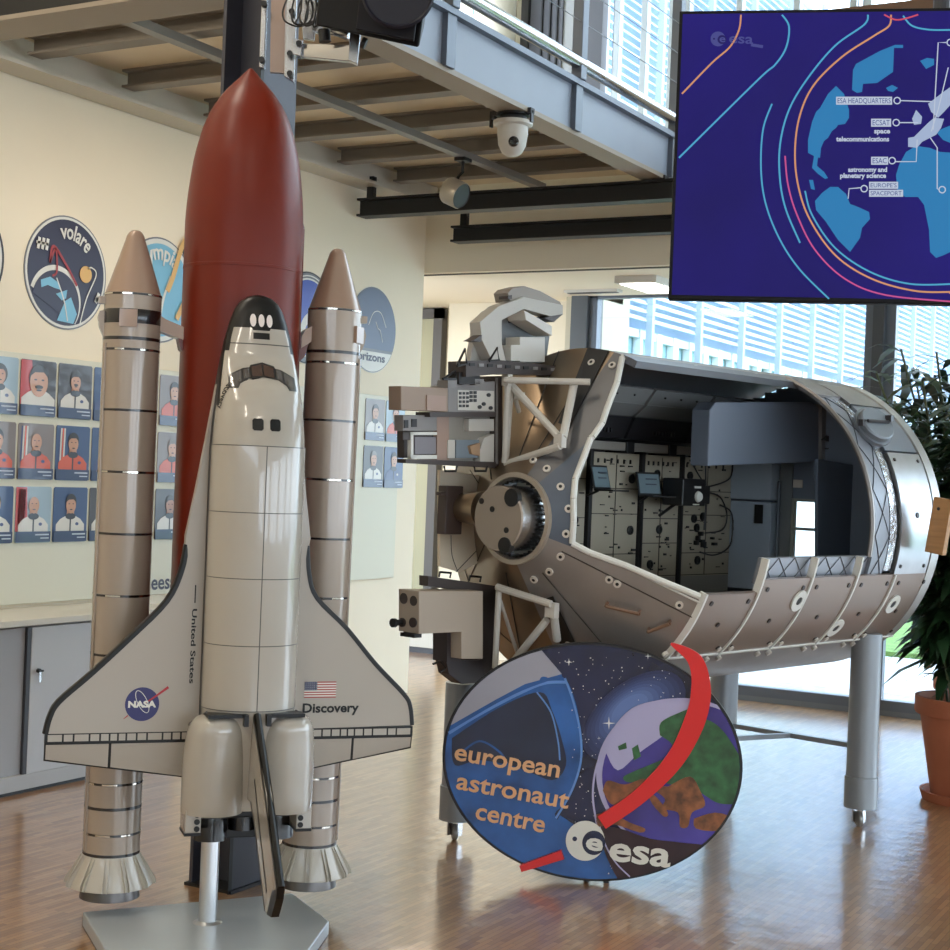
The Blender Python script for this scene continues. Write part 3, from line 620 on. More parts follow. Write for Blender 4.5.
# payload bay doors, two halves with panel joints
for sgn in (-1, 1):
    zz = [1.668, 1.665, 1.4485, 1.4455, 1.2315, 1.2285, 1.0115, 1.0085, .798, .795]
    mb = MB(); secs = []; ang_ = [0, .6]+[4+84*i/12 for i in range(13)]+[89.2, 90]
    for z in zz:
        hw, yd, yw, yb = station(z); secs.append([(sgn*(hw+.0025)*math.sin(rad(a)), yw-(yw-yd+.0025)*math.cos(rad(a)), z) for a in ang_])
    n = len(ang_); mb.v = [v for s in secs for v in s]
    for j in range(len(zz)-1):
        for i in range(n-1):
            mb.f.append((j*n+i, j*n+i+1, (j+1)*n+i+1, (j+1)*n+i)); mb.m.append(1 if (zz[j]-zz[j+1] < .004 or i == 0 or i == n-2) else 0)
    k = len(mb.v); 
    mb.build('payload_bay_door', [orb_w, orb_l], fus, ang=50)
def decal(pts, off, mbx, mi=0, yf=dors, cuts=3, th=.0):
    bm = bmesh.new(); vs = [bm.verts.new((x, 0, z)) for x, z in pts]; bm.faces.new(vs)
    bmesh.ops.triangulate(bm, faces=bm.faces)
    for _ in range(cuts):
        es = [e for e in bm.edges if e.calc_length() > .012]
        if not es: break
        bmesh.ops.subdivide_edges(bm, edges=es, cuts=1); bmesh.ops.triangulate(bm, faces=bm.faces)
    bm.verts.index_update()
    mbx.add([(v.co.x, yf(v.co.x, v.co.z)-off, v.co.z) for v in bm.verts], [tuple(v.index for v in f.verts) for f in bm.faces], mi); bm.free()
wframe = mat('window_frame_black', (22, 20, 20), .3, coat=.3); wpane = mat('pane_brown_reflection', (70, 46, 34), .08, .3, coat=1); wpane2 = mat('cockpit_glass_grey', (84, 80, 78), .1, .2, coat=1)  # front panes: a brown reflection is put into the glass colour
mb = MB()
arch = [(-.116, 1.856), (-.112, 1.902), (-.066, 1.926), (-.044, 1.930), (-.04, 1.938), (0, 1.949), (.04, 1.938), (.044, 1.930), (.066, 1.926), (.112, 1.902), (.116, 1.856), (.086, 1.856), (.078, 1.872), (.050, 1.890), (.0, 1.897), (-.050, 1.890), (-.078, 1.872), (-.086, 1.856)]
decal(arch, .0015, mb); wf = mb.build('cockpit_windows', wframe, fus)
for sgn in (-1, 1):
    for pts, m in (([(.003, 1.942), (.037, 1.932), (.037, 1.898), (.003, 1.903)], wpane), ([(.046, 1.926), (.066, 1.921), (.066, 1.887), (.046, 1.896)], wpane2), ([(.072, 1.919), (.105, 1.899), (.109, 1.862), (.090, 1.862), (.084, 1.875), (.072, 1.883)], wpane2)):
        mb = MB(); decal([(sgn*a, b) for a, b in pts], .0028, mb); mb.build('pane', m, wf)
for x in (-.03, .028):
    mb = MB(); decal([(x+a*.018, 1.737+b*.02) for a, b in [(-.7, -1), (.7, -1), (1, -.7), (1, .7), (.7, 1), (-.7, 1), (-1, .7), (-1, -.7)]], .002, mb, 0); mb.build('overhead_window', tile_b, fus)
mb = MB()
for x in (-.028, 0, .028): decal(ell(x, 2.092, .0105, .022, 18), .002, mb)
mb.build('nose_thruster_ports', mat('port_white', (215, 205, 200), .4), fus)
mb = MB(); decal([(-.028, 2.05), (.028, 2.05), (.028, 2.028), (-.028, 2.028)], .002, mb, 0); decal([(-.022, 2.027), (.022, 2.027), (.022, 2.018), (-.022, 2.018)], .002, mb, 1); decal([(-.033, 2.068), (.033, 2.068), (.028, 2.058), (-.028, 2.058)], .002, mb, 0); mb.build('nose_vent', [tile_b, orb_w], fus)
mb = MB()
for k in range(9): decal([(.14, 0)]*0 or [(.0, 0), (.0, 0.001), (.001, 0)], .0, mb) if False else None
# lettering along the left side of the fuselage
def side_text(st, z0, z1, h, y0, name):
    vs, fs = text_mesh(st, .02); xs = [v[0] for v in vs]; a, b = min(xs), max(xs)
    mb = MB(); out = []
    for x, y in vs:
        z = z0+(z1-z0)*(x-a)/(b-a); hw, yd, yw, yb = station(z); yy = y0-y/.7*h; t = min(.999, max(-.999, (yw-yy)/(yw-yd))); out.append((-(hw+.0035)*math.sqrt(1-t*t) if yy < yw else -(hw+.0035), yy, z))
    mb.add(out, fs); mb.build(name, tile_b, fus)
side_text('Discovery', 1.895, 1.785, .02, -.372, 'name_lettering')

# wings
LW = [(-.14, 1.87), (-.168, 1.681), (-.195, 1.512), (-.222, 1.36), (-.222, 1.33), (-.236, 1.243), (-.28, 1.142), (-.39, 1.025), (-.515, .903), (-.615, .812), (-.643, .76), (-.655, .705)]
RW = [(.14, 1.87), (.163, 1.681), (.182, 1.512), (.204, 1.36), (.2, 1.335), (.210, 1.235), (.24, 1.157), (.348, 1.055), (.458, .93), (.565, .825), (.592, .78), (.602, .712)]
def wing(pts, sgn, zin):
    yt, yb = -.302, -.268
    Lm = MB(); inner = []
    full = spline(pts[4:], 4)
    out = pts[:4]+full
    root = sgn*.13
    mb = MB(); P = [(root, 1.87)]+out+[(root, .705)]
    mb.v = [(x, yt, z) for x, z in P]+[(x, yb, z) for x, z in P]; n = len(P)
    mb.f = [tuple(range(n)), tuple(range(n, 2*n))[::-1]]+[(i, (i+1) % n, n+(i+1) % n, n+i) for i in range(n)]; mb.m = [0, 1]+[0]*n
    w = mb.build('wing', [wing_w, tile_b], SH, ang=30)
    # black leading edge, rounded
    mb = MB(); N = len(full); rings = []
    for i, (x, z) in enumerate(full):
        a = full[max(i-1, 0)]; b = full[min(i+1, N-1)]; dx, dz = b[0]-a[0], b[1]-a[1]; l = math.hypot(dx, dz)
        nx, nz = (-dz/l, dx/l)
        if nx*sgn < 0: nx, nz = -nx, -nz
        wd = .013*(1 if i > 2 else .35+.3*i)
        yc = (yt+yb)/2; hh = (yb-yt)/2+.0015
        rings.append([(x-nx*wd, yt-.0015, z-nz*wd), (x-nx*.004, yt-.0015, z-nz*.004)]+[(x+nx*.005*math.sin(t), yc-hh*math.cos(t), z+nz*.005*math.sin(t)) for t in [PI*k/8 for k in range(9)]]+[(x-nx*wd, yb+.0015, z-nz*wd)])
    k = len(rings[0]); mb.v = [v for r in rings for v in r]
    mb.f = [(i*k+j, i*k+(j+1) % k, (i+1)*k+(j+1) % k, (i+1)*k+j) for i in range(N-1) for j in range(k)]+[tuple(range(k)), tuple((N-1)*k+j for j in range(k))]; mb.m = [0]*len(mb.f)
    mb.build('leading_edge', tile_b, w, ang=50)
    return w
lw = wing(LW, -1, 0); rw = wing(RW, 1, 0)
def elevons(w, x0, xm, x1, zi, zo, cells):
    # x0 inner, x1 outer; zi/zo trailing z at inner/outer
    def zt(x): return zi+(zo-zi)*(x-x0)/(x1-x0)
    s = 1 if x1 > x0 else -1
    mb = MB(); mb.prism([(x0, -.3, .707), (x1, -.3, .707), (x1, -.3, .672), (x0, -.3, .672)], (0, .03, 0)); hb = mb.build('hinge_band', tile_b, w, smooth=False)
    tot = sum(cells); x = x0+s*.006; mb = MB(); wtot = abs(x1-x0)-.012
    for c in cells:
        d = wtot*c/tot; mb.prism([(x+s*.003, -.3012, .701), (x+s*(d-.003), -.3012, .701), (x+s*(d-.003), -.3012, .679), (x+s*.003, -.3012, .679)], (0, .002, 0)); x += s*d
    mb.build('hinge_tiles', wing_w, hb, smooth=False)
    for a, b in ((x0, xm), (xm, x1)):
        mb = MB(); mb.prism([(a, -.296, .673), (b, -.296, .673), (b, -.288, zt(b)), (a, -.288, zt(a))], (0, .014, 0)); e = mb.build('elevon', tile_b, w, smooth=False)
        mb = MB(); mb.prism([(a+s*.0045, -.2975, .668), (b-s*.0045, -.2975, .668), (b-s*.0045, -.2895, zt(b)+.005), (a+s*.0045, -.2895, zt(a)+.005)], (0, .003, 0)); mb.build('elevon_skin', wing_w, e, smooth=False)
elevons(lw, -.176, -.443, -.652, .545, .615, [.9, .9, .9, 1.5, 1, 1, .8, .8, .9, 1, 1.5, 1, 1.5])
elevons(rw, .19, .384, .600, .555, .628, [1.2, .9, .9, .9, .7, .7, .9, .9, 1.5, .9, 1.5])
# insignia on the left wing
yi = -.3035
def flat(mbx, pts, k, mi=0): mbx.prism([(x, yi-.0008*k, z) for x, z in pts], (0, .0006, 0), mi)
mb = MB(); cx, cz, r = -.345, .798, .056
flat(mb, ell(cx, cz, r, r, 40), 0, 0)
sw = spline([(cx-1.1*r, cz-.95*r), (cx-.5*r, cz-.5*r), (cx+.3*r, cz+.15*r), (cx+1.45*r, cz+.95*r)], 6)
def rib2(mbx, pts, w0, w1, k, mi):
    n = len(pts); L = []; R = []
    for i in range(n):
        a = pts[max(i-1, 0)]; b = pts[min(i+1, n-1)]; dx, dy = b[0]-a[0], b[1]-a[1]; l = math.hypot(dx, dy); w = w0+(w1-w0)*i/(n-1)
        L.append((pts[i][0]-dy/l*w/2, yi-.0008*k, pts[i][1]+dx/l*w/2)); R.append((pts[i][0]+dy/l*w/2, yi-.0008*k, pts[i][1]-dx/l*w/2))
    mbx.add(L+R, [(i, i+1, n+i+1, n+i) for i in range(n-1)], mi)
rib2(mb, spline([(cx-1.05*r, cz-.85*r), (cx-.8*r, cz-.65*r)], 3), .002, .004, 1, 1)
rib2(mb, spline([(cx+.15*r, cz+.05*r), (cx+.75*r, cz+.45*r), (cx+1.5*r, cz+1.0*r)], 6), .003, .009, 1, 1)
rib2(mb, [(cx+.55*r*math.cos(t)*math.cos(.9)-.28*r*math.sin(t)*math.sin(.9)-.0*r, cz+.15*r+-.9*r*math.cos(t)*math.sin(.9)*.9-.28*r*math.sin(t)*.62) for t in [2*PI*i/30 for i in range(31)]], .002, .002, 2, 2)
vs, fs = text_mesh('NASA', .05); xs = [v[0] for v in vs]
mb.add([(cx-.82*r+1.64*r*(x-min(xs))/(max(xs)-min(xs)), yi-.0008*3, cz-.17*r+y/.7*r*.36) for x, y in vs], fs, 2)
mb.build('round_insignia', [mat('insignia_navy', (30, 30, 92), .35), mat('insignia_red', (168, 32, 44), .4), bwhite], lw, smooth=False)
mb = MB(); x0, x1, z0, z1 = .203, .315, .812, .868
fred = mat('flag_red', (158, 58, 52), .4); fblue = mat('flag_blue', (58, 62, 88), .4)
for i in range(13): flat(mb, [(x0, z0+(z1-z0)*i/13), (x1, z0+(z1-z0)*i/13), (x1, z0+(z1-z0)*(i+1)/13), (x0, z0+(z1-z0)*(i+1)/13)], 0, 1 if i % 2 == 0 else 0)
flat(mb, [(x0, z0+(z1-z0)*6/13), (x0+(x1-x0)*.4, z0+(z1-z0)*6/13), (x0+(x1-x0)*.4, z1), (x0, z1)], 1, 2)
for i in range(5):
    for j in range(6): flat(mb, ell(x0+.005+.0075*j, z0+(z1-z0)*6/13+.004+.0062*i, .0011, .0011, 5), 2, 0)
mb.build('flag', [bwhite, fred, fblue], rw, smooth=False)
mb = MB(); vs, fs = text_mesh('Discovery', .03); xs = [v[0] for v in vs]
mb.add([(.199+.2*(x-min(xs))/(max(xs)-min(xs)), yi-.001, .762+y/.7*.031) for x, y in vs], fs); mb.build('name_lettering', tile_b, rw, smooth=False)

mb = MB(); vs, fs = text_mesh('United States', .02); xs = [v[0] for v in vs]
mb.add([(-.192+.030*(1-0)*0+y/.7*.016+.006*(1.12-(1.12-.26*(x-min(xs))/(max(xs)-min(xs))))*0, yi-.001, 1.115-.25*(x-min(xs))/(max(xs)-min(xs))) for x, y in vs], fs); mb.build('nation_lettering', tile_b, lw, smooth=False)
mb = MB(); mb.box((-.184, yi, 1.165), (.004, .001, .06)); mb.build('side_stripe', tile_b, lw, smooth=False)

# manoeuvring pods
for sgn in (-1, 1):
    cx = sgn*.117; mb = MB(); prof = [(.788, .02, -.415), (.78, .048, -.425), (.768, .078, -.43), (.735, .097, -.425), (.69, .106, -.415), (.63, .110, -.41), (.56, .111, -.405), (.49, .111, -.402), (.455, .109, -.40)]
    P = spline(prof, 4); n = 36; mb.v = []
    for z, r, yc in P: mb.v += [(cx+r*.93*math.cos(2*PI*i/n), yc+.01+r*(.95 if math.sin(2*PI*i/n) < 0 else .8)*math.sin(2*PI*i/n), z) for i in range(n)]
    mb.f = [(j*n+i, j*n+(i+1) % n, (j+1)*n+(i+1) % n, (j+1)*n+i) for j in range(len(P)-1) for i in range(n)]+[tuple(range(n)), tuple((len(P)-1)*n+i for i in range(n))]; mb.m = [0]*len(mb.f)
    pod = mb.build('engine_pod', orb_w, SH, ang=50)
    mb = MB(); xo = sgn*.185; mb.bx((xo-.026, -.44, .395), (xo+.026, -.34, .47)); q = mb.build('thruster_block', orb_w, pod, smooth=False, bevel=.003)
    mb = MB(); 
    for z in (.455, .432, .409): mb.tube((xo-sgn*.012, -.438, z), (xo-sgn*.012, -.4435, z), .0095, 14)
    mb.bx((xo-.027, -.441, .386), (xo+.027, -.34, .396)); mb.build('thruster_nozzles', tile_b, q)
    mb = MB(); mb.bx((sgn*.03, -.5, .778), (sgn*.16, -.44, .79)); mb.bx((sgn*.03, -.515, .752), (sgn*.045, -.49, .79)); 
    mb.prism([(sgn*.15, -.44, .79), (sgn*.2, -.40, .745), (sgn*.2, -.39, .735), (sgn*.14, -.43, .775)], (0, .03, 0)); mb.build('pod_fairing_edge', tile_b, pod, smooth=False)
# aft end, engines, body flap
mb = MB(); mb.bx((-.15, -.40, .43), (.15, -.23, .465)); mb.build('aft_heat_shield', tile_b, SH, smooth=False, bevel=.006)
mb = MB(); mb.bx((-.12, -.26, .33), (.12, -.235, .42)); mb.build('body_flap', tile_b, SH, smooth=False, bevel=.004)
for x, y, z1, r in ((-.102, -.30, .342, .057), (.125, -.30, .342, .057), (.01, -.27, .365, .045)):
    MB().lathe([(.04, .47), (r*.85, .45), (r*.98, .41), (r, z1), (r-.004, z1), (r*.75, .40), (0, .42)], c=(x, y, 0), n=36).build('engine_bell', mat('engine_black', (16, 16, 18), .25, 0, coat=.3), SH)
# tail fin
tail = [(-.485, .785), (-.512, .775), (-.715, .575), (-.925, .335), (-.915, .30), (-.864, .231), (-.767, .219), (-.59, .42), (-.50, .50), (-.44, .50), (-.44, .78)]
mb = MB(); mb.prism([(-.011, y, z) for y, z in tail], (.022, 0, 0)); tf = mb.build('tail_fin', orb_w, SH, bevel=.004)
mb = MB()
def edge(pts, w, x):
    out = []
    for i, (y, z) in enumerate(pts):
        a = pts[max(i-1, 0)]; b = pts[min(i+1, len(pts)-1)]; dy, dz = b[0]-a[0], b[1]-a[1]; l = math.hypot(dy, dz); out.append(((y, z), (y-dz/l*w, z+dy/l*w)))
    for (p, q), (r_, s__) in zip(out, out[1:]):
        for sx in (-1, 1): mb.prism([(sx*x, *p), (sx*x, *r_), (sx*x, *s__), (sx*x, *q)], (sx*.0008, 0, 0))
edge([(-.50, .787), (-.715, .577), (-.928, .335)], .016, .0113); edge([(-.55, .59), (-.68, .42), (-.79, .29)], .012, .0113); edge([(-.767, .222), (-.59, .422), (-.50, .503)], .008, .0113)
mb.prism([(-.0122, -.86, .31), (-.0122, -.927, .335), (-.0122, -.917, .30), (-.0122, -.864, .231), (-.0122, -.80, .222)], (.0244, 0, 0))
mb.tube((0, -.50, .788), (0, -.928, .337), .0118, 8)
mb.build('fin_black_edges', tile_b, tf, smooth=False)
# stand
PT = [(-3.70, 3.975), (-3.277, 4.602)]
base = [onz(83, 912, .05), onz(292, 893, .05), onz(329, 921, .05)]
a, d_, c_ = [Vector((p.x, p.y, 0)) for p in base]
b_ = onz(104, 947, .05); b_ = Vector((b_.x, b_.y, 0)); g1 = a+(b_-a)*1.9; h1 = onz(308, 950, .05); h1 = Vector((h1.x, h1.y, 0)); h1 = c_+(h1-c_)*1.6; f1 = g1+(c_-d_)*.9+Vector((.12, -.02, 0))
poly = [a, g1, Vector((-3.02, 3.33, 0)), h1, c_, d_]
mb = MB(); mb.prism([SHI@(p+Vector((0, 0, .002))) for p in poly], (0, 0, .048)); bp = mb.build('base_plate', mat('base_grey_satin', (178, 184, 188), .3, .3), SH, smooth=False, bevel=.004)
MB().prism([SHI@(p*1.0005+Vector((0, 0, .0))) for p in poly], (0, 0, .03)).build('base_edge', mat('base_edge_dark', (58, 58, 62), .4), bp, smooth=False)
MB().lathe([(.0, .05), (.05, .05), (.044, .053), (.033, .055), (.031, .057), (.031, .36), (0, .36)], c=(-.092, -.265, 0), n=32).build('support_pole', mat('pole_aluminium', (200, 202, 204), .28, .9), SH)

# ------------------------------------------------------------------ screen
ca, sa = math.cos(rad(10)), math.sin(rad(10))
Rw = Vector((C_, S_, 0)); Fw = Vector((-S_, C_, 0))
tu = Rw*ca-Fw*sa; tn = -(Rw*sa+Fw*ca)
tl = ond(675, 155, 5.5)
TB = Board(tl, tn)
tv = thing('display_screen', 'large blue wall display screen showing a map, hanging at upper right', 'screen', (0, 0, 0)); TVK = []
c0 = TB.p(680, 12); c1 = TB.p(670, 298)
hgt = (c0-c1).length; mid0 = (c0+c1)/2
W_ = 1.83
up = Vector((0, 0, 1)); 
zt_, zb_ = c0.z, c1.z
lx = mid0
def tvp(u, z, off=0): return Vector((lx.x, lx.y, z))+tu*u+TB.n*off
mb = MB(); mb.prism([tvp(-.004, zb_-.004, -.002), tvp(W_, zb_-.004, -.002), tvp(W_, zt_+.004, -.002), tvp(-.004, zt_+.004, -.002)], -TB.n*.06)
TVK.append(mb.build('casing', mat('casing_black', (10, 10, 14), .5, spec=.2), tv, smooth=False, bevel=.003))
scr_m = mat('screen_blue_light', (34, 21, 134), .4, noise=.25, nscale=1.3, emit=.72, spec=.06)
mb = MB(); mb.prism([tvp(.008, zb_+.012), tvp(W_-.01, zb_+.012), tvp(W_-.01, zt_-.008), tvp(.008, zt_-.008)], -TB.n*.002)
scr = mb.build('screen', scr_m, tv, smooth=False)
def em(n, c, e=.9): return mat(n, c, .5, emit=e, spec=.1)
gm_n = em('lit_navy', (34, 24, 112), .8); gm = [em('lit_light_blue', (90, 190, 232)), em('lit_orange', (240, 170, 120)), em('lit_pink', (226, 96, 160)), em('lit_land_blue', (48, 142, 205)), em('lit_white', (214, 226, 246)), em('lit_text_blue', (60, 90, 170), .8), em('lit_pale_land', (186, 205, 238)), em('lit_logo', (92, 96, 176), .7), em('lit_red', (230, 90, 110)), gm_n]
g = MB()
rb = lambda pts, w, mi, k=2, sm=True: TB.ribbon(pts, w, k, g, mi, sm)
rb([(741, 15), (739, 30), (730, 47), (712, 63), (682, 94)], 1.7, 1)
rb([(782, 15), (789, 27), (786, 48), (775, 65), (758, 80), (679, 158)], 1.8, 0)
rb([(868, 15), (864, 25), (835, 46), (808, 78), (789, 110), (780, 145), (780, 180), (786, 210), (800, 243)], 1.8, 0)
rb([(891, 15), (889, 26), (874, 36), (842, 57), (814, 85), (800, 115), (795, 150), (798, 185), (810, 220), (836, 256), (872, 279), (915, 291), (955, 292)], 1.8, 1)
rb([(772, 104), (763, 130), (761, 170), (766, 205), (780, 240), (800, 270), (829, 299)], 1.7, 0)
rb([(785, 156), (788, 185), (797, 215), (815, 250), (845, 279), (885, 295), (955, 302)], 1.6, 2)
rb([(805, 191), (812, 215), (835, 248), (870, 272), (910, 284), (955, 284)], 1.7, 0)
rb([(884, 15), (895, 20), (905, 19), (918, 15)], 1.6, 8, 3); rb([(903, 16), (912, 26), (930, 30), (955, 30)], 1.7, 0)
MX = lambda pts: [(1884-x, y+(942-x)*-.0+1) for x, y in pts]
rb(MX([(891, 15), (889, 26), (874, 36), (842, 57), (814, 85), (800, 115), (795, 150), (798, 185), (810, 220), (836, 256), (872, 279), (915, 291), (935, 292)]), 1.8, 1)
rb(MX([(868, 15), (864, 25), (835, 46), (808, 78), (789, 110), (780, 145), (780, 180), (786, 210), (800, 243)]), 1.8, 0)
rb(MX([(785, 156), (788, 185), (797, 215), (815, 250), (845, 279), (885, 295), (931, 302)]), 1.6, 2); rb(MX([(772, 104), (763, 130), (761, 170), (766, 205), (780, 240), (800, 270), (829, 299)]), 1.7, 0)
def land(pts, mi=3, k=1): TB.poly(pts, k, g, mi, .0003)
land([(853, 70), (856, 64), (880, 51), (895, 45), (903, 45), (903, 48), (894, 48), (893, 72), (877, 83), (863, 84), (862, 92), (857, 93), (852, 90)])
land([(828, 94), (836, 86), (844, 94), (849, 110), (849, 118), (845, 124), (838, 125), (836, 128), (832, 131), (828, 138), (824, 141), (821, 148), (820, 158), (816, 157), (808, 153), (808, 140), (812, 122), (816, 112), (820, 108)])
land([(814, 156), (818, 157), (817, 166), (824, 172), (828, 178), (825, 179), (818, 174), (812, 168)]); land([(809, 180), (813, 180), (815, 190), (811, 189)])
land([(815, 201), (822, 193), (830, 187), (838, 187), (846, 194), (850, 204), (858, 207), (869, 212), (870, 219), (862, 228), (860, 238), (850, 252), (838, 240), (826, 222), (816, 210)])
land([(886, 88), (892, 85), (898, 88), (893, 92), (888, 91)]); land([(920, 61), (927, 58), (934, 59), (934, 65), (926, 69)])
land([(896, 175), (899, 165), (906, 152), (916, 146), (930, 148), (940, 152), (955, 153), (955, 250), (944, 255), (936, 258), (930, 252), (929, 230), (924, 205), (918, 197), (905, 197), (897, 190)])
land([(936, 132), (944, 128), (955, 124), (955, 145), (943, 140)])
land([(955, 84), (975, 70), (1010, 62), (1045, 78), (1070, 110), (1078, 140), (1060, 160), (1040, 170), (1030, 190), (1015, 165), (1000, 160), (985, 172), (970, 160), (960, 148), (955, 145)]); land([(955, 153), (972, 158), (985, 178), (992, 195), (980, 215), (970, 240), (958, 250), (955, 250)]); land([(1030, 215), (1055, 205), (1068, 215), (1055, 238), (1035, 240)])
land([(908, 138), (914, 137), (921, 130), (928, 123), (934, 118), (944, 119), (941, 128), (936, 135), (930, 138), (922, 142), (917, 148), (908, 147)], 6, 2); land([(928, 104), (942, 93), (955, 84), (955, 100), (944, 112), (938, 118), (931, 112)], 6, 2); land([(912, 119), (916, 110), (922, 117), (921, 124), (914, 125)], 6, 2)
def box_text(st, x0, y0, x1, y1, k=3):
    land([(x0, y0), (x1, y0), (x1, y1), (x0, y1)], 4, k); TB.text(st, (x0+1.5, y1-1.4), (x1-1.5, y1-1.4), y1-y0-2.8, k+1, g, 5, .0)
box_text('ESA HEADQUARTERS', 836, 97, 892, 105); box_text('ECSAT', 871, 119, 891, 127); box_text('ESAC', 871, 157, 888, 165); box_text('EUROPE\'S', 869, 182, 898, 189); box_text('SPACEPORT', 869, 190, 903, 197)
TB.text('space', (874, 133.5), (890, 133.5), 4.6, 3, g, 4, .04); TB.text('telecommunications', (836, 141.5), (889, 141.5), 4.6, 3, g, 4, .04)
TB.text('astronomy and', (848, 172), (887, 172), 4.6, 3, g, 4, .04); TB.text('planetary science', (840, 178), (886, 178), 4.6, 3, g, 4, .04)
for (x, y, pts) in ((897, 101, [(900, 101), (932, 102)]), (896, 123, [(899, 123), (918, 123)]), (892, 161, [(895, 162), (916, 162), (917, 140)]), (864, 189, [(861, 188), (849, 189), (848, 199)]), (942, 190, [(939, 190), (937, 189), (937, 148), (930, 138)]), (950, 43, [(946, 43), (938, 43), (933, 130)])):
    for r_ in (3.2,): TB.ribbon(ell(x, y, r_, r_, 18)+[(x+r_, y)], 1.2, 4, g, 4, False)
    rb(pts, 1.1, 4, 4, False)
rb([(948, 68), (938, 110), (931, 132)], 1.1, 4, 4, False)
TB.poly(ell(718, 39, 7.4, 7.4, 26), 1, g, 7, .0003); TB.poly(ell(722, 39.8, 4.5, 4.5, 20), 2, g, 9, .0003); TB.poly(ell(714, 39, 1, 1, 10), 2, g, 9, .0003)
TB.text('e', (719.4, 42.2), (725.4, 42.4), 7, 3, g, 7, .02); TB.text('esa', (729, 43), (753, 44), 10, 2, g, 7, .015); rb([(751, 45), (763, 47)], 3, 7, 2, False)
go = g.build('map_graphics', gm, scr, smooth=False)
mb = MB(); q = tvp(W_/2, (zt_+zb_)/2, -.09); mb.box((q.x, q.y, q.z-.02), (.3, .05, .3), 0, Matrix.Rotation(math.atan2(tu.y, tu.x), 3, 'Z')); q2 = q+TB.n*-.06; mb.tube((q2.x, q2.y, q.z-.1), (q2.x, q2.y, 6.5), .03, 12); mb.build('ceiling_mount', dgrey, tv, smooth=False)
for o in tv.children: pass
def base_empty(e, loc):
    loc = Vector(loc); e.location = loc
    for o in e.children: o.matrix_parent_inverse = Matrix.Translation(-loc)@Matrix.Rotation(0, 4, 'Z') if e.rotation_euler[2] == 0 else o.matrix_parent_inverse
base_empty(tv, (lx.x, lx.y, zb_))
# brown timber beam across the top of the screen, far behind it
o = MB().prism([ony(790, 14, 10.7), ony(985, 12, 10.7), ony(985, -14, 10.7), ony(905, 1, 10.7), ony(850, 7, 10.7)], (0, .15, 0)).build('timber_beam', mat('timber_brown', (92, 62, 42), .5), smooth=False)
tag(o, 'brown timber beam behind the top edge of the blue screen', 'beam')
o.name = 'trim_8'; struct(o)
for k_ in ('label', 'category'): del o[k_]

# ------------------------------------------------------------------ loudspeaker and its bracket
sp = thing('loudspeaker', 'black loudspeaker hanging on a steel bracket at the column top', 'speaker', ond(372, -20, 5.4))
bpy.context.view_layer.update(); I = sp.matrix_world.inverted(); Lc = Vector(sp.location)
def fr(px, py, d): return ond(px, py, d)-Lc
A0 = [fr(325, -95, 5.35), fr(437, -85, 5.25), fr(419, 48, 5.25), fr(316, 26, 5.35)]
mb = MB(); mb.prism(A0, Fw*.3+Vector((0, 0, .15))); mb.build('cabinet', mat('speaker_black', (10, 10, 14), .5, spec=.2), sp, smooth=False, bevel=.008)
mb = MB(); A1 = [fr(370, -90, 5.28), fr(430, -84, 5.23), fr(414, 42, 5.23), fr(356, 30, 5.28)]; mb.prism([p-Fw*.012 for p in A1], Fw*.016); mb.build('grille', mat('speaker_grille', (16, 16, 24), .6, spec=.2), sp, smooth=False, bevel=.004)
MB().lathe([(.0, 0), (.11, 0), (.118, -.008), (.125, 0)], c=fr(398, -8, 5.2), axis=Fw, n=32).build('horn_ring', mat('speaker_rim', (24, 24, 36), .4, spec=.3), sp)
cb = thing('mounting_bracket', 'silver metal bracket and cables bolted to the column top', 'bracket', ond(300, 20, 5.6)); Lc = Vector(cb.location)
mb = MB(); mb.prism([fr(297, 43, 5.62), fr(350, 45, 5.5), fr(357, 62, 5.5), (fr(297, 56, 5.62))], Fw*.03); mb.prism([fr(350, 30, 5.45), fr(361, 28, 5.45), fr(357, 64, 5.45), fr(348, 60, 5.45)], Fw*.03); mb.prism([fr(292, 38, 5.6), fr(303, 40, 5.6), fr(301, 56, 5.6), fr(292, 54, 5.6)], Fw*.05)
mb.tube(fr(325, 30, 5.55), fr(349, 36, 5.5), .012, 10); mb.build('arm', steel, cb, smooth=False, bevel=.002)
mb = MB(); mb.prism([fr(271, -10, 5.66), fr(286, -10, 5.66), fr(284, 73, 5.66), fr(270, 72, 5.66)], Fw*.02); mb.build('face_plate', mat('warm_metal', (150, 132, 122), .3, .8), cb, smooth=False)
mb = MB(); mb.prism([fr(262, -10, 5.65), fr(267, -10, 5.65), fr(264, 68, 5.65), fr(259, 67, 5.65)], Fw*.04); mb.prism([fr(287, -10, 5.62), fr(297, -10, 5.62), fr(294, 82, 5.62), (fr(284, 76, 5.62))], Fw*.03); mb.build('side_rail', steel, cb, smooth=False, bevel=.002)
for px, py in ((264, 4), (262, 60), (290, 74), (290, 54), (292, 12), (299, 44)): MB().tube(fr(px, py, 5.6)-Fw*.012, fr(px, py, 5.6)+Fw*.02, .011, 8).build('knob', black, cb)
MB().tube(fr(324, 30, 5.5), fr(325, 42, 5.5), .022, 12).build('knob', black, cb); MB().tube(fr(362, 42, 5.42), fr(366, 44, 5.42), .02, 10).build('knob', black, cb)
mb = MB()
for k_ in range(6):
    x = 292+k_*5; mb.path(spline([fr(x, -12, 5.55), fr(x-9+4*(k_ % 3), 10, 5.5), fr(x+3*(k_ % 2)-6, 22+k_, 5.48), fr(x+10, 26-2*k_, 5.5), fr(x+16, 10+k_, 5.52), fr(x+10, -12, 5.55)], 5), .0035, 5)
mb.build('cables', black, cb)
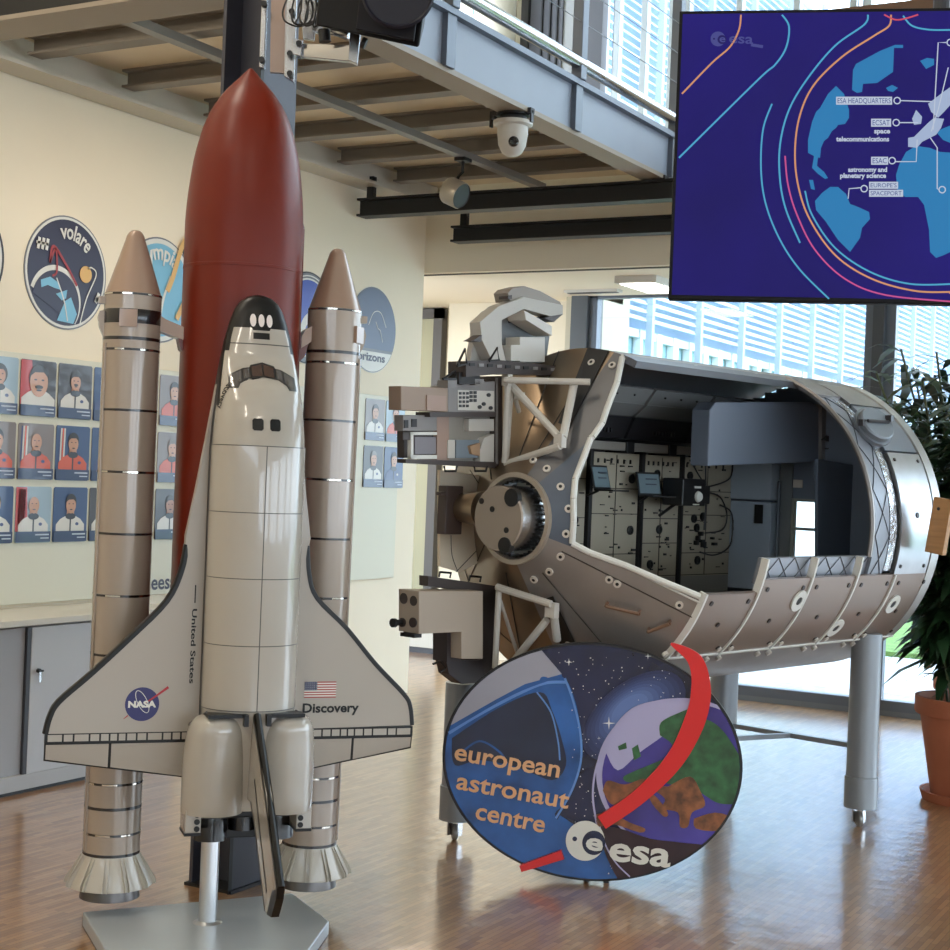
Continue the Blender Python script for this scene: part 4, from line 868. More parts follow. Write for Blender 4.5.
mb = MB(); mb.prism([fr(300, 0, 5.58), fr(318, 2, 5.58), fr(314, 40, 5.58), fr(303, 38, 5.58)], Fw*.02); mb.prism([fr(310, 20, 5.52), fr(322, 24, 5.52), fr(320, 34, 5.52), fr(312, 30, 5.52)], Fw*.02); mb.build('clamp_plates', steel, cb, smooth=False)

# ------------------------------------------------------------------ oval sign
psi = rad(8)
sn = -(Rw*math.sin(psi)+Fw*math.cos(psi)); sc = ond(593, 762, 6.1)
SB = Board(sc, sn)
sg = thing('oval_sign', 'oval blue sign reading european astronaut centre standing on the parquet floor', 'sign', (0, 0, 0))
out = ell(592.5, 762, 150.5, 119, 96, 6)
# fit: left 444, right 741, top 640, bottom 883
mb = MB(); mb.prism([SB.p(x, y, -.001) for x, y in out], -SB.n*.03); plate_ = mb.build('panel', mat('sign_edge_black', (12, 12, 20), .3), sg, smooth=False)
def inside(x, y, k=.98):
    t = rad(-6); dx, dy = x-592.5, y-762; a = dx*math.cos(t)-dy*math.sin(t); b = dx*math.sin(t)+dy*math.cos(t)
    return (a/(150.5*k))**2+(b/(119*k))**2 <= 1
def clip(poly, k=.98):
    # clip a polygon against the (convex) oval
    c = ell(592.5, 762, 150.5*k, 119*k, 72, 6); P = list(poly)
    ar = sum(c[i][0]*c[(i+1) % 72][1]-c[(i+1) % 72][0]*c[i][1] for i in range(72)); s = 1 if ar > 0 else -1
    for i in range(72):
        a = c[i]; b = c[(i+1) % 72]; Q = []
        f = lambda p: s*((b[0]-a[0])*(p[1]-a[1])-(b[1]-a[1])*(p[0]-a[0]))
        for j in range(len(P)):
            p, q = P[j], P[(j+1) % len(P)]; fp, fq = f(p), f(q)
            if fp >= 0: Q.append(p)
            if fp*fq < 0: t = fp/(fp-fq); Q.append((p[0]+(q[0]-p[0])*t, p[1]+(q[1]-p[1])*t))
        P = Q
        if not P: break
    return P
sm_ = [mat('sign_space_navy', (20, 28, 62), .25, coat=.3, noise=.35, nscale=5), mat('sign_visor_blue', (34, 86, 152), .25, coat=.3, noise=.4, nscale=7), mat('sign_visor_dark', (24, 38, 66), .25, coat=.3, noise=.25, nscale=6),
       mat('sign_helmet_grey', (158, 158, 170), .3, coat=.3, noise=.06, nscale=4), mat('sign_sea_violet', (62, 52, 140), .25, coat=.3, noise=.3, nscale=4), mat('sign_cloud', (170, 166, 202), .3, coat=.3),
       mat('sign_land_green', (44, 92, 56), .3, coat=.2, noise=.45, nscale=22), mat('sign_land_brown', (122, 74, 44), .3, coat=.2, noise=.6, nscale=26), mat('sign_white', (222, 222, 224), .3, coat=.3), mat('sign_letter_peach', (222, 172, 128), .35),
       mat('sign_red', (214, 28, 30), .3, coat=.3), mat('sign_dark_brown', (48, 26, 34), .3, noise=.3, nscale=8), mat('sign_line_blue', (92, 140, 206), .3), mat('sign_glow_blue', (70, 96, 164), .3, noise=.4, nscale=5)]
g = MB()
def sp_(pts, k, mi, cl=True):
    P = clip(pts) if cl else pts
    if len(P) > 2: SB.poly(P, k, g, mi, .0004)
sp_(ell(592.5, 762, 148, 116.5, 72, 6), 0, 0, False)
visor = spline([(440, 740), (452, 722), (500, 693), (540, 678), (563, 677), (575, 700), (581, 735), (580, 765), (568, 800), (556, 818), (600, 850), (640, 884), (560, 890), (480, 860), (440, 800), (440, 740)], 5)
sp_(visor, 1, 1); sp_(spline([(452, 738), (500, 707), (540, 692), (552, 710), (562, 740), (566, 765), (552, 780), (520, 768), (480, 760), (455, 765), (452, 738)], 5), 2, 2)
sp_([(440, 736), (446, 728), (495, 700), (525, 684), (562, 674), (538, 646), (530, 640), (440, 640)], 2, 3)
SB.ribbon([(449, 733), (480, 714), (520, 693), (545, 683), (567, 682)], 3, 4, g, 12); SB.ribbon([(452, 728), (500, 700), (530, 686), (562, 675)], 2.4, 5, g, 1)
SB.ribbon([(565, 678), (573, 700), (580, 730), (581, 760), (572, 790), (556, 818)], 2.2, 4, g, 12); SB.ribbon([(537, 692), (551, 712), (558, 740), (560, 760)], 1.6, 4, g, 12); SB.ribbon([(462, 752), (480, 741), (500, 752), (508, 765)], 2, 3, g, 1)
sp_(ell(550, 688, 14, 7, 20, 50), 3, 1)
sp_(spline([(560, 815), (585, 832), (605, 850), (625, 884), (560, 890), (500, 862), (520, 850), (545, 840), (560, 815)], 4), 2, 1)

for i_ in range(8): sp_(ell(634-i_*.6, 716-i_*.9, 60-i_*5.5, 34-i_*3.2, 36, -38), 1+.14*i_, len(sm_)); sm_.append(mat('sign_glow_%d' % i_, (30+i_*9, 40+i_*11, 80+i_*13), .3, coat=.2))
sp_(ell(684, 776, 88, 78, 64, 8), 3, 5); sp_(ell(688, 779, 86, 76, 64, 8), 4, 4)
sp_(spline([(606, 752), (612, 730), (632, 708), (660, 700), (690, 702), (690, 716), (664, 735), (640, 752), (618, 770), (606, 752)], 4), 5, 5)
sp_(spline([(660, 735), (661, 722), (680, 712), (694, 708), (700, 716), (716, 724), (730, 740), (745, 770), (740, 800), (720, 803), (705, 795), (690, 786), (670, 784), (655, 778), (630, 782), (624, 776), (646, 766), (668, 756), (672, 744), (660, 735)], 4), 6, 6)
sp_([(632, 748), (638, 744), (641, 756), (634, 760)], 6, 6); sp_([(618, 746), (626, 742), (627, 748), (619, 750)], 6, 6)
sp_(spline([(668, 786), (690, 776), (700, 790), (705, 805), (692, 812), (688, 826), (680, 826), (678, 812), (662, 808), (665, 798), (650, 786), (668, 786)], 4), 7, 7)
sp_(spline([(603, 790), (608, 780), (625, 784), (645, 778), (650, 788), (630, 798), (612, 804), (603, 790)], 4), 7, 7)
sp_(spline([(648, 792), (656, 796), (668, 812), (664, 816), (652, 803), (648, 792)], 3), 7, 7); sp_(spline([(694, 818), (715, 812), (732, 818), (720, 830), (696, 828), (694, 818)], 3), 7, 7); sp_(spline([(596, 814), (610, 812), (630, 822), (645, 828), (640, 832), (615, 824), (598, 826), (596, 814)], 3), 7, 7)
sp_(spline([(598, 826), (620, 828), (650, 838), (680, 842), (710, 848), (690, 875), (640, 890), (622, 884), (605, 852), (598, 826)], 4), 6, 11)
SB.ribbon([(597, 824), (593, 795), (597, 765), (610, 735), (634, 710), (662, 700), (690, 699)], 2.0, 7, g, 5)
SB.ribbon([(600, 826), (606, 845), (616, 862), (630, 876)], 1.4, 8, g, 5)
# stars
rs = random.Random(3)
for i in range(150):
    x, y = rs.uniform(540, 735), rs.uniform(645, 700)
    if i > 95: x, y = rs.uniform(572, 606), rs.uniform(690, 830)
    if i > 138: x, y = rs.uniform(608, 630), rs.uniform(862, 876)
    if not inside(x, y, .95) or ((x-684)/88)**2+((y-776)/78)**2 < 1.02 or x < 560+max(0, 672-y)*-.6 and y > 650 and x < 566: continue
    r_ = rs.uniform(.3, .75); SB.poly(ell(x, y, r_, r_, 5), 2.5, g, 8, .0003)
for x, y, r_ in ((569, 662, 4), (609, 723, 6.5), (648, 656, 3.5), (599, 738, 2)):
    SB.poly([(x-r_, y), (x-r_*.12, y-r_*.12), (x, y-r_), (x+r_*.12, y-r_*.12), (x+r_, y), (x+r_*.12, y+r_*.12), (x, y+r_), (x-r_*.12, y+r_*.12)], 4, g, 8, .0003)
art = g.build('printed_artwork', sm_, plate_, smooth=False)
g = MB()
for w_t, a_t, b_t in (('european', (454, 759), (559, 777)), ('astronaut', (456, 788), (568, 808)), ('centre', (475, 818), (544, 832))):
    g = MB(); SB.text(w_t, a_t, b_t, 17.5, 7, g, 0, .018); g.build('lettering', sm_[9], plate_, smooth=False)
g = MB(); SB.poly(ell(585.5, 840, 19.5, 20, 40), 9, g, 0, .0004); SB.poly(ell(575, 838, 2.4, 2.4, 14), 10, g, 1, .0004); SB.poly(ell(594, 842, 11.5, 12.2, 30), 10, g, 1, .0004)
SB.text('e', (585.5, 848), (602.5, 850), 17, 11, g, 0, .03); SB.text('esa', (608.5, 858.5), (670, 866), 25, 11, g, 0, .025); g.build('round_e_logo', [bwhite, sm_[0]], plate_, smooth=False)
# red swoosh, stands proud of the panel edge
sw = [(521, 867.5), (563, 853.5)]
def swoosh(cl, ws, name):
    C2 = spline(cl, 8); n = len(C2); L = []; R2 = []
    for i in range(n):
        a = C2[max(i-1, 0)]; b = C2[min(i+1, n-1)]; dx, dy = b[0]-a[0], b[1]-a[1]; l = math.hypot(dx, dy); q = i/(n-1)*(len(ws)-1); j = min(int(q), len(ws)-2); w = ws[j]+(ws[j+1]-ws[j])*(q-j)
        L.append((C2[i][0]-dy/l*w/2, C2[i][1]+dx/l*w/2)); R2.append((C2[i][0]+dy/l*w/2, C2[i][1]-dx/l*w/2))
    ring = L+R2[::-1]; mbq = MB(); m = len(ring); fp = [SB.p(x, y, .024) for x, y in ring]; bk = [SB.p(x, y, .0) for x, y in ring]
    mbq.v = [tuple(v) for v in fp+bk]
    for i in range(n-1):
        a, b, c_, d2 = i, i+1, m-2-i, m-1-i
        mbq.f += [(a, b, c_, d2), (m+a, m+d2, m+c_, m+b)]
    for i in range(m): mbq.f.append((i, (i+1) % m, m+(i+1) % m, m+i))
    mbq.m = [0]*len(mbq.f); return mbq.build(name, sm_[10], sg, smooth=False)
swoosh([(602, 821.5), (640, 795), (674, 760), (694, 722), (701, 690), (695, 660), (671, 643)], [14.5, 15, 18, 21, 20, 15, 2], 'red_arc')
swoosh([(521, 867.5), (563, 853.5)], [6.5, 9.5], 'red_arc_tail')
mb = MB(); q = SB.p(596, 870); 
for s in (-.05, .03):
    b0 = Vector((q.x, q.y, 0))+tu*s-SB.n*.035; mb.prism([b0, b0-SB.n*.12, b0-SB.n*.12+Vector((0, 0, .012)), b0-SB.n*.03+Vector((0, 0, .35)), b0+Vector((0, 0, .35))], tu*.02)
mb.build('rear_foot', dgrey, sg, smooth=False)
base_empty(sg, (sc.x, sc.y, 0))

# ------------------------------------------------------------------ laboratory module mock-up
Dm = 6.5; Rm = .722; am = rad(43); Xm = .42858; Zm = 1.4312
ox, oy = CX(Xm, Dm)
Aw = Vector((*CX(math.sin(am), math.cos(am)), 0)); Pw = Vector((*CX(math.cos(am), -math.sin(am)), 0))
MO = thing('laboratory_module', 'silver cutaway space laboratory module with open side on grey legs', 'model', (ox, oy, 0), math.atan2(Pw.y, Pw.x))
bpy.context.view_layer.update(); MI = MO.matrix_world.inverted(); O3 = Vector((ox, oy, Zm))
def m3(p, t, z): return Vector((p, t, z+Zm))      # local: x = towards the viewer, y = along the axis
def mp(px, py, p=None, t=None):
    h = hit(px, py, O3+Pw*(p or 0)+Aw*(t or 0), Pw if t is None else Aw)
    return MI@h
def cyl(t, al, r=Rm): return m3(r*math.cos(rad(al)), t, r*math.sin(rad(al)))
hullg = mat('hull_grey_metal', (150, 146, 144), .38, .65, noise=.08, nscale=5); hullb = mat('hull_brown_panel', (136, 120, 110), .36, .45, coat=.2); alu = mat('panel_aluminium', (176, 178, 182), .28, .85, noise=.06, nscale=12)
hin = mat('hull_inner_grey', (96, 98, 102), .55); quilt = mat('quilt_silver', (140, 144, 152), .42, .4); trimw = mat('trim_white', (214, 214, 208), .45); boltm = mat('bolt_white', (206, 200, 190), .4); cone_m = mat('cone_bronze_metal', (140, 122, 102), .3, .75, noise=.1, nscale=4)
boxg = mat('cabin_blue_grey', (112, 122, 138), .5); boxl = mat('cabin_pale_blue', (158, 170, 184), .5); boxd = mat('cabin_slate', (84, 94, 108), .5)
def shell(name, t0, t1, a0, a1, m, par=MO, r=Rm, th=.014, nt=1, na=None, minner=None, **k):
    na = na or max(2, int(abs(a1-a0)/4)); mbq = MB(); vs = []
    for rr in (r, r-th):
        for i in range(nt+1):
            for j in range(na+1): vs.append(cyl(t0+(t1-t0)*i/nt, a0+(a1-a0)*j/na, rr))
    K = (nt+1)*(na+1); fs = []; ms = []
    for i in range(nt):
        for j in range(na):
            a = i*(na+1)+j; fs.append((a, a+1, a+na+2, a+na+1)); ms.append(0); fs.append((K+a, K+a+na+1, K+a+na+2, K+a+1)); ms.append(1)
    for j in range(na):
        for b in (0, nt*(na+1)): fs.append((b+j, b+j+1, K+b+j+1, K+b+j)); ms.append(0)
    for i in range(nt):
        for b in (0, na): a = i*(na+1)+b; c2 = a+na+1; fs.append((a, c2, K+c2, K+a)); ms.append(0)
    mbq.v = [tuple(v) for v in vs]; mbq.f = fs; mbq.m = ms
    return mbq.build(name, [m, minner or hin], par, **k)
# main tube: top, rear, underside
shell('hull_tube', 0, 1.88, 70, 360-49, hullg, na=64, nt=4)
shell('hull_underside', 0, 1.88, -49.5, -47, hullg)
# lower near panels with stringers
ts = [0.0, .375, .765, 1.15, 1.50, 1.86]
for i in range(5):
    pn = shell('side_panel', ts[i]+.012, ts[i+1]-.006, -47, -21.5 if i == 0 else -17, hullb, r=Rm+.006, th=.02)
    for (t, a) in ((ts[i]+.06, -20.5 if i else -24.5), (ts[i+1]-.05, -20.5 if i else -24.5), (ts[i]+.05, -44), (ts[i+1]-.05, -44), ((ts[i]+ts[i+1])/2, -33)):
        c = cyl(t, a, Rm+.006); nrm = Vector((math.cos(rad(a)), 0, math.sin(rad(a)))); MB().tube(c, c+nrm*.004, .011, 12).build('panel_bolt', mat('bolt_dark', (50, 42, 40), .4, .3), pn)
for i, t in enumerate(ts[:5]):
    mbq = MB(); al = [-47+(-10+47 if i in (1, 2, 3) else 30)*j/14 for j in range(15)]
    if i == 0: al = [-47+26*j/14 for j in range(15)]
    L = [cyl(t-.008, a, Rm+.014) for a in al]; R2 = [cyl(t+.004, a, Rm+.014) for a in al]; L2 = [cyl(t-.008, a, Rm-.02) for a in al]; R3 = [cyl(t+.004, a, Rm-.02) for a in al]
    n = 15; mbq.v = [tuple(v) for v in L+R2+R3+L2]; mbq.f = [(i2+k*n, i2+1+k*n, i2+1+((k+1) % 4)*n, i2+((k+1) % 4)*n) for i2 in range(n-1) for k in range(4)]+[(0, n, 2*n, 3*n), (n-1, 2*n-1, 3*n-1, 4*n-1)]; mbq.m = [0]*len(mbq.f)
    mbq.build('stringer', trimw, MO, smooth=True)
shell('lower_rail', 0, 1.88, -47.6, -46.9, trimw, r=Rm+.012, th=.02)
# clips along the rail
for t in ts[:5]:
    for a, dt in ((-50, .04), (-50, -.05), (-44.5, .05), (-44.5, -.04)):
        c = cyl(t+dt, a, Rm+.012); nrm = Vector((math.cos(rad(a)), 0, math.sin(rad(a))))
        MB().tube(c-nrm*.01, c+nrm*.004, .013, 10).build('rail_clip', boltm, MO)
# round white ports
for t, a, r_ in ((.72, -25.4, .05), (1.2, -39, .05), (1.6, -29.4, .05)):
    c = cyl(t, a, Rm+.007); nrm = Vector((math.cos(rad(a)), 0, math.sin(rad(a))))
    q = MB().lathe([(.019, .0), (.021, .006), (r_, .006), (r_, -.02)], c=c, axis=nrm, n=28).build('round_port', trimw, MO)
    MB().lathe([(0, .004), (.019, .004)], c=c, axis=nrm, n=20).build('port_hole', black, q)
# inner upstand with quilted blanket behind the panels
def quilted(name, t0, t1, a0, a1, r, dia=True, nT=3):
    o = shell(name, t0, t1, a0, a1, quilt, r=r, th=.02)
    mbq = MB(); step = (a1-a0)/max(1, round((a1-a0)/16)) if abs(a1-a0) > 30 else (a1-a0)
    if abs(a1-a0) > 30:
        k = int(round((a1-a0)/step))
        for i in range(k):
            for s in (0, 1):
                pts = [cyl(t0+(t1-t0)*((q/6) if s else 1-q/6), a0+step*(i+q/6), r+.0015) for q in range(7)]
                mbq.path(pts, .0022, 4)
    else:
        n = int((t1-t0)/.12)
        for i in range(n):
            for s in (0, 1): mbq.path([cyl(t0+(t1-t0)*(i+(q/4))/n, a0+(a1-a0)*((q/4) if s else 1-q/4), r+.0015) for q in range(5)], .0018, 4)
    mbq.build('quilt_seams', mat('seam_dark', (62, 66, 74), .5), o); return o
quilted('quilted_upstand', .39, 1.27, -20, -10.5, Rm-.03)
quilted('quilted_blanket', 1.27, 1.40, -20, 66, Rm-.012)
shell('foil_strip', 1.41, 1.47, -16, 62, mat('crumpled_foil', (190, 192, 196), .2, 1, bump=.9, nscale=30), r=Rm-.012, th=.01)
shell('dark_gap', 1.395, 1.50, -17, 70, mat('gap_dark', (34, 34, 38), .6), r=Rm-.03, th=.01)
pa = shell('aluminium_panel', 1.49, 1.80, -17, 29, alu, r=Rm+.004, th=.02)
for t, a in ((1.53, 26), (1.76, 26), (1.53, -14), (1.76, -14), (1.64, 5)):
    c = cyl(t, a, Rm+.004); nrm = Vector((math.cos(rad(a)), 0, math.sin(rad(a)))); MB().tube(c, c+nrm*.004, .009 if t != 1.64 else .014, 10).build('panel_bolt', mat('bolt_dark', (50, 42, 40), .4, .3), pa)
shell('aluminium_panel', 1.49, 1.80, 30, 52, mat('panel_blue_grey', (150, 158, 170), .32, .7), r=Rm, th=.02)
shell('aluminium_panel', 1.49, 1.80, 53, 70, alu, r=Rm, th=.02)
shell('end_rim', 1.805, 1.88, -47, 70, mat('rim_pale_metal', (188, 188, 186), .3, .6), r=Rm+.008, th=.03)
# upper dark frame above the blanket
shell('upper_frame', 1.24, 1.47, 57, 72, hullg, r=Rm+.002, th=.02)
mb = MB(); mb.path([cyl(1.22+.0*j, -10+80*j/20, Rm+.0) for j in range(21)], .012, 6); mb.build('opening_rim', hullg, MO)
mb = MB(); al = [66, 70, 74, 78]
for t in (.5, .98): mb.prism([cyl(t-.01, 71, Rm+.003), cyl(t+.01, 71, Rm+.003), cyl(t+.01, 95, Rm+.003), cyl(t-.01, 95, Rm+.003)], (0, 0, -.01))
mb.build('roof_seam', trimw, MO)
shell('roof_edge', 0, 1.3, 66, 72, mat('roof_edge_grey', (110, 114, 120), .4, .4), r=Rm+.002, th=.03)
# round hatch cover
c = cyl(1.455, 38.8, Rm-.0); nrm = Vector((math.cos(rad(36)), -.25, math.sin(rad(36)))).normalized()
hc = MB().lathe([(0, .062), (.085, .062), (.092, .055), (.092, .03), (.104, .03), (.104, .012), (.092, .008), (.092, -.03)], c=c, axis=nrm, n=40).build('round_cover', mat('cover_grey', (128, 134, 142), .4, .4), MO)
u = nrm.cross(Vector((0, 0, 1))).normalized(); w_ = nrm.cross(u)
mb = MB(); mb.tube(c+nrm*.068+u*.07, c+nrm*.068-u*.06, .008, 8); mb.box(c+nrm*.07-u*.075-w_*.02, (.03, .03, .03)); mb.box(c+nrm*.05+u*.09, (.025, .03, .03)); mb.build('cover_latch', dgrey, hc)
# far end wall with doorway
def strip_wall(mbq, t, p0, p1, zlo=None, zhi=None, mi=0, th=.02, n=10, rr=Rm-.03):
    for i in range(n):
        a = p0+(p1-p0)*i/n; b = p0+(p1-p0)*(i+1)/n; h = math.sqrt(max(0, rr*rr-max(abs(a), abs(b))**2))
        lo = -h if zlo is None else max(-h, zlo); hi = h if zhi is None else min(h, zhi)
        if hi > lo: mbq.bx(m3(a, t, lo), m3(b, t+th, hi), mi)
mb = MB(); strip_wall(mb, 1.78, -.70, -.02); strip_wall(mb, 1.78, -.02, .12, .11, None, n=3); strip_wall(mb, 1.78, -.02, .12, None, -.2, n=3); strip_wall(mb, 1.78, .12, .70)
mb.build('end_wall', boxg, MO, smooth=False)
mb = MB(); mb.bx(m3(-.03, 1.765, -.2), m3(-.018, 1.79, .115)); mb.bx(m3(-.03, 1.765, -.045), m3(.12, 1.785, -.03)); mb.bx(m3(-.03, 1.765, .1), m3(.12, 1.785, .115)); mb.bx(m3(.03, 1.765, -.2), m3(.036, 1.785, .1)) if False else None
mb.build('doorway_frame', mat('doorway_cream', (150, 156, 150), .5), MO, smooth=False)
mb = MB(); mb.bx(m3(-.42, 1.70, -.36), m3(-.11, 1.775, .09)); mb.bx(m3(-.40, 1.69, .1), m3(-.11, 1.775, .285)); mb.build('wall_locker', boxl, MO, smooth=False, bevel=.006)
mb = MB(); mb.bx(m3(-.2, 1.69, -.02), m3(-.155, 1.70, .075)); 
mb.build('locker_handle', black, MO, smooth=False)
mb = MB(); mb.bx(m3(-.1, 1.76, -.36), m3(-.03, 1.775, .29)); mb.build('door_jamb', mat('jamb_grey', (118, 124, 128), .5), MO, smooth=False)
mb = MB(); mb.path([m3(-.09, 1.74, .2), m3(-.09, 1.74, -.2), m3(-.06, 1.74, -.24), m3(.0, 1.74, -.24)], .008, 6); mb.build('grab_rail', boxd, MO)
mb = MB(); mb.bx(m3(-.02, 1.755, .17), m3(.03, 1.765, .21)); mb.build('notice_plate', boltm, MO, smooth=False)
# slate panel right side and upper blue-grey box
mb = MB(); mb.prism([mp(818, 459, p=.3), mp(872, 468, p=.3), mp(880, 500, p=.3), mp(879, 540, p=.3), mp(872, 560, p=.3), mp(818, 560, p=.3)], (-.02, 0, 0)) ; mb.build('slate_panel', boxd, MO, smooth=False, bevel=.003)
mb = MB(); mb.prism([mp(710, 410, p=.12), mp(716, 402, p=.12), mp(812, 402, p=.12), mp(820, 408, p=.12), mp(819, 462, p=.12), mp(708, 466, p=.12)], (-.1, 0, 0)); mb.build('overhead_box', boxg, MO, smooth=False, bevel=.006)
mb = MB(); mb.prism([mp(822, 404, p=.14), mp(842, 404, p=.14), mp(868, 450, p=.14), mp(866, 462, p=.14), mp(822, 459, p=.14)], (-.05, 0, 0), 0)
mb.prism([mp(824, 440, p=.16), mp(836, 430, p=.16), mp(852, 436, p=.16), mp(842, 446, p=.16)], (-.02, 0, 0), 1); mb.prism([mp(828, 448, p=.16), mp(846, 448, p=.16), mp(860, 456, p=.16), mp(832, 458, p=.16)], (-.02, 0, 0), 1)
mb.build('corner_bracket', [hullg, dgrey], MO, smooth=False)
# interior floor, rack wall, ceiling stand-offs
mb = MB(); mb.bx(m3(-.36, .02, -.40), m3(.5, 1.77, -.38)); mb.build('cabin_floor', mat('cabin_floor', (120, 122, 120), .5), MO, smooth=False)
rackm = mat('rack_cream', (168, 160, 142), .5); rackl = mat('rack_line', (60, 56, 52), .5); rackk = mat('rack_black', (26, 26, 28), .4); rackb = mat('rack_base_grey', (140, 140, 134), .5)
px_edges = [(.30, .50), (.545, .90), (.935, 1.235), (1.255, 1.70)]
rk = random.Random(5)
pz0, pz1 = -.29, .30
for i, (a, b) in enumerate(px_edges):
    mb = MB(); mb.bx(m3(-.60, a, pz0-.09), m3(-.35, b, pz1), 0); rack = mb.build('equipment_rack', rackm, MO, smooth=False, bevel=.003)
    mb = MB(); mid = (a+b)/2; x = -.349
    def ln(t0, z0, t1, z1): mb.bx(m3(x-.001, t0, z0), m3(x+.0015, t1, z1))
    ln(mid-.002, pz0, mid+.002, pz1-.01)
    zz = [pz0, pz0+.11, pz0+.3, pz0+.42] if i % 2 else [pz0, pz0+.16, pz0+.28, pz0+.46]
    for z in zz: ln(a+.005, z, b-.005, z+.004)
    mb.build('panel_joints', rackl, rack, smooth=False)
    mb = MB()
    for k in range(34):
        t = rk.uniform(a+.02, b-.04); z = rk.uniform(pz0+.02, pz1-.03); w = rk.choice([.006, .01, .02, .03]); h = rk.choice([.004, .006, .01])
        mb.bx(m3(x, t, z), m3(x+.006, t+w, z+h))
    for k in range(6): 
        t = a+.03+k*(b-a-.06)/6; mb.bx(m3(x, t, pz1-.05), m3(x+.006, t+.008, pz1-.03))
    for k in range(5 if i > 1 else 2):
        t = rk.uniform(a+.05, b-.05); z = rk.uniform(pz0+.05, pz1-.08); mb.lathe([(.022, 0), (.022, .008), (.015, .01), (.012, .004), (0, .004)], c=m3(x, t, z), axis=(1, 0, 0), n=16)
    mb.build('rack_fittings', rackk, rack, smooth=False)['kind'] = 'stuff'
    mb = MB(); mb.bx(m3(x-.001, a+.01, pz0-.09), m3(x+.002, b-.01, pz0-.004)); mb.build('kick_panel', rackb, rack, smooth=False)
for t in (.52, .917, 1.245):
    mb = MB(); mb.bx(m3(-.40, t-.012, pz0-.12), m3(-.335, t+.012, pz1+.02)); mb.build('rack_post', rackk, MO, smooth=False)
mb = MB(); mb.bx(m3(-.42, .3, pz1+.01), m3(-.30, 1.72, pz1+.05)); 
for t in (.72, 1.06, 1.4): mb.bx(m3(-.42, t, pz1), m3(-.29, t+.06, pz1+.055), 1)
mb.build('standoff_rail', [mat('rail_pale', (150, 146, 138), .4, .3), rackk], MO, smooth=False, bevel=.003)
for a, b in ((.30, .78), (.8, 1.27), (1.29, 1.7)):
    mb = MB(); mb.prism([m3(-.36, a, .37), m3(-.36, b, .37), m3(-.31, b, .47), m3(-.31, a, .47)], (-.02, 0, 0)); q = mb.build('vent_panel', mat('vent_charcoal', (40, 40, 44), .5), MO, smooth=False)
    mb = MB()
    for k in range(7): mb.box(m3(-.335, a+.2+.025*k, .405+.0*k), (.008, .008, .02))
    mb.build('vent_slots', dgrey, q, smooth=False)
    mb = MB(); mb.prism([m3(-.31, a, .475), m3(-.31, b, .475), m3(-.24, b, .53), m3(-.24, a, .53)], (-.02, 0, .01)); mb.prism([m3(-.245, a, .53), m3(-.245, b, .53), m3(-.19, b, .60), m3(-.19, a, .60)], (-.02, 0, .01))
    for k in range(3): mb.tube(m3(-.215, a+.1+.13*k, .567), m3(-.21, a+.1+.13*k, .572), .006, 8, mi=1)
    mb.build('ceiling_panel', [mat('ceiling_panel_grey', (128, 130, 130), .5), rackk], MO, smooth=False)
# things inside the module
def lap(px, py, p, yaw, label, group=None):
    b = mp(px, py, p=p); L_ = thing('laptop', label, 'laptop', MO.matrix_world@b, MO.rotation_euler[2]+rad(yaw))
    mb = MB(); mb.box((.05, 0, 0), (.10, .15, .008)); mb.build('keyboard_base', rackk, L_, smooth=False, bevel=.002)
    Mx = Matrix.Rotation(rad(-14), 3, 'Y'); mb = MB(); mb.box((-.012, 0, .058), (.006, .15, .112), 0, Mx); lid = mb.build('lid', rackk, L_, smooth=False, bevel=.002)
    mb = MB(); mb.box((-.0078, 0, .058), (.002, .132, .094), 0, Mx)
    for z in (.03, .055, .08): mb.box((-.0062-.0*z, .01, z), (.002, .07, .006), 1, Mx)
    mb.build('display', [mat('laptop_display', (122, 140, 148), .2), mat('laptop_lines', (60, 70, 84), .3)], lid, smooth=False)
    mb = MB(); mb.tube((-.02, 0, -.004), (-.09, .02, -.03), .006, 8); mb.build('mounting_arm', rackk, L_)
lap(602, 490, -.25, 8, 'open laptop at the left end of the module racks')
lap(650, 496, -.25, -10, 'open laptop beside the black camera box in the module')
b = mp(684, 492, p=-.18); q = thing('camera_box', 'black camera box with white round lens in front of the racks', 'camera', MO.matrix_world@b, MO.rotation_euler[2])
mb = MB(); mb.box((0, 0, 0), (.12, .19, .13)); mb.box((.03, .11, -.01), (.06, .05, .09)); mb.build('body', rackk, q, smooth=False, bevel=.006)
MB().lathe([(0, .012), (.022, .012), (.028, .0)], c=(.06, .03, -.02), axis=(1, -.2, 0), n=20).build('lens', trimw, q)
mb = MB(); mb.bx((.055, 0, .02), (.064, .05, .03)); mb.bx((.055, -.01, -.06), (.064, .04, -.054)); mb.build('label_plates', trimw, q, smooth=False); mb = MB(); mb.tube((-.05, 0, -.06), (-.14, .0, -.12), .008, 8); mb.build('mounting_arm', rackk, q)
ptsets = [[(705, 492), (720, 497), (727, 515), (722, 530), (705, 533)], [(700, 488), (715, 485), (730, 478), (733, 462)], [(733, 520), (730, 545), (715, 555), (700, 552)], [(690, 460), (697, 472), (705, 490), (705, 530)], [(705, 450), (706, 500), (704, 530)], [(720, 505), (731, 512), (733, 530)]]
q = thing('cable_bundle', 'black cables looping over the right hand rack in the module', 'cable', MO.matrix_world@mp(712, 530, p=-.32), MO.rotation_euler[2]); qi = (q.location)
bpy.context.view_layer.update(); QI = q.matrix_world.inverted()@MO.matrix_world
mb = MB()
for ps in ptsets: mb.path(spline([tuple(QI@mp(x, y, p=-.325)) for x, y in ps], 5), .0042, 5)
mb.build('cables', rackk, q); mb = MB()
for k in range(9): mb.box(QI@mp(696+rk.uniform(0, 20), 532+rk.uniform(0, 20), p=-.33), (.02, rk.uniform(.01, .03), rk.uniform(.01, .03)))
mb.build('connector_box', rackk, q, smooth=False)
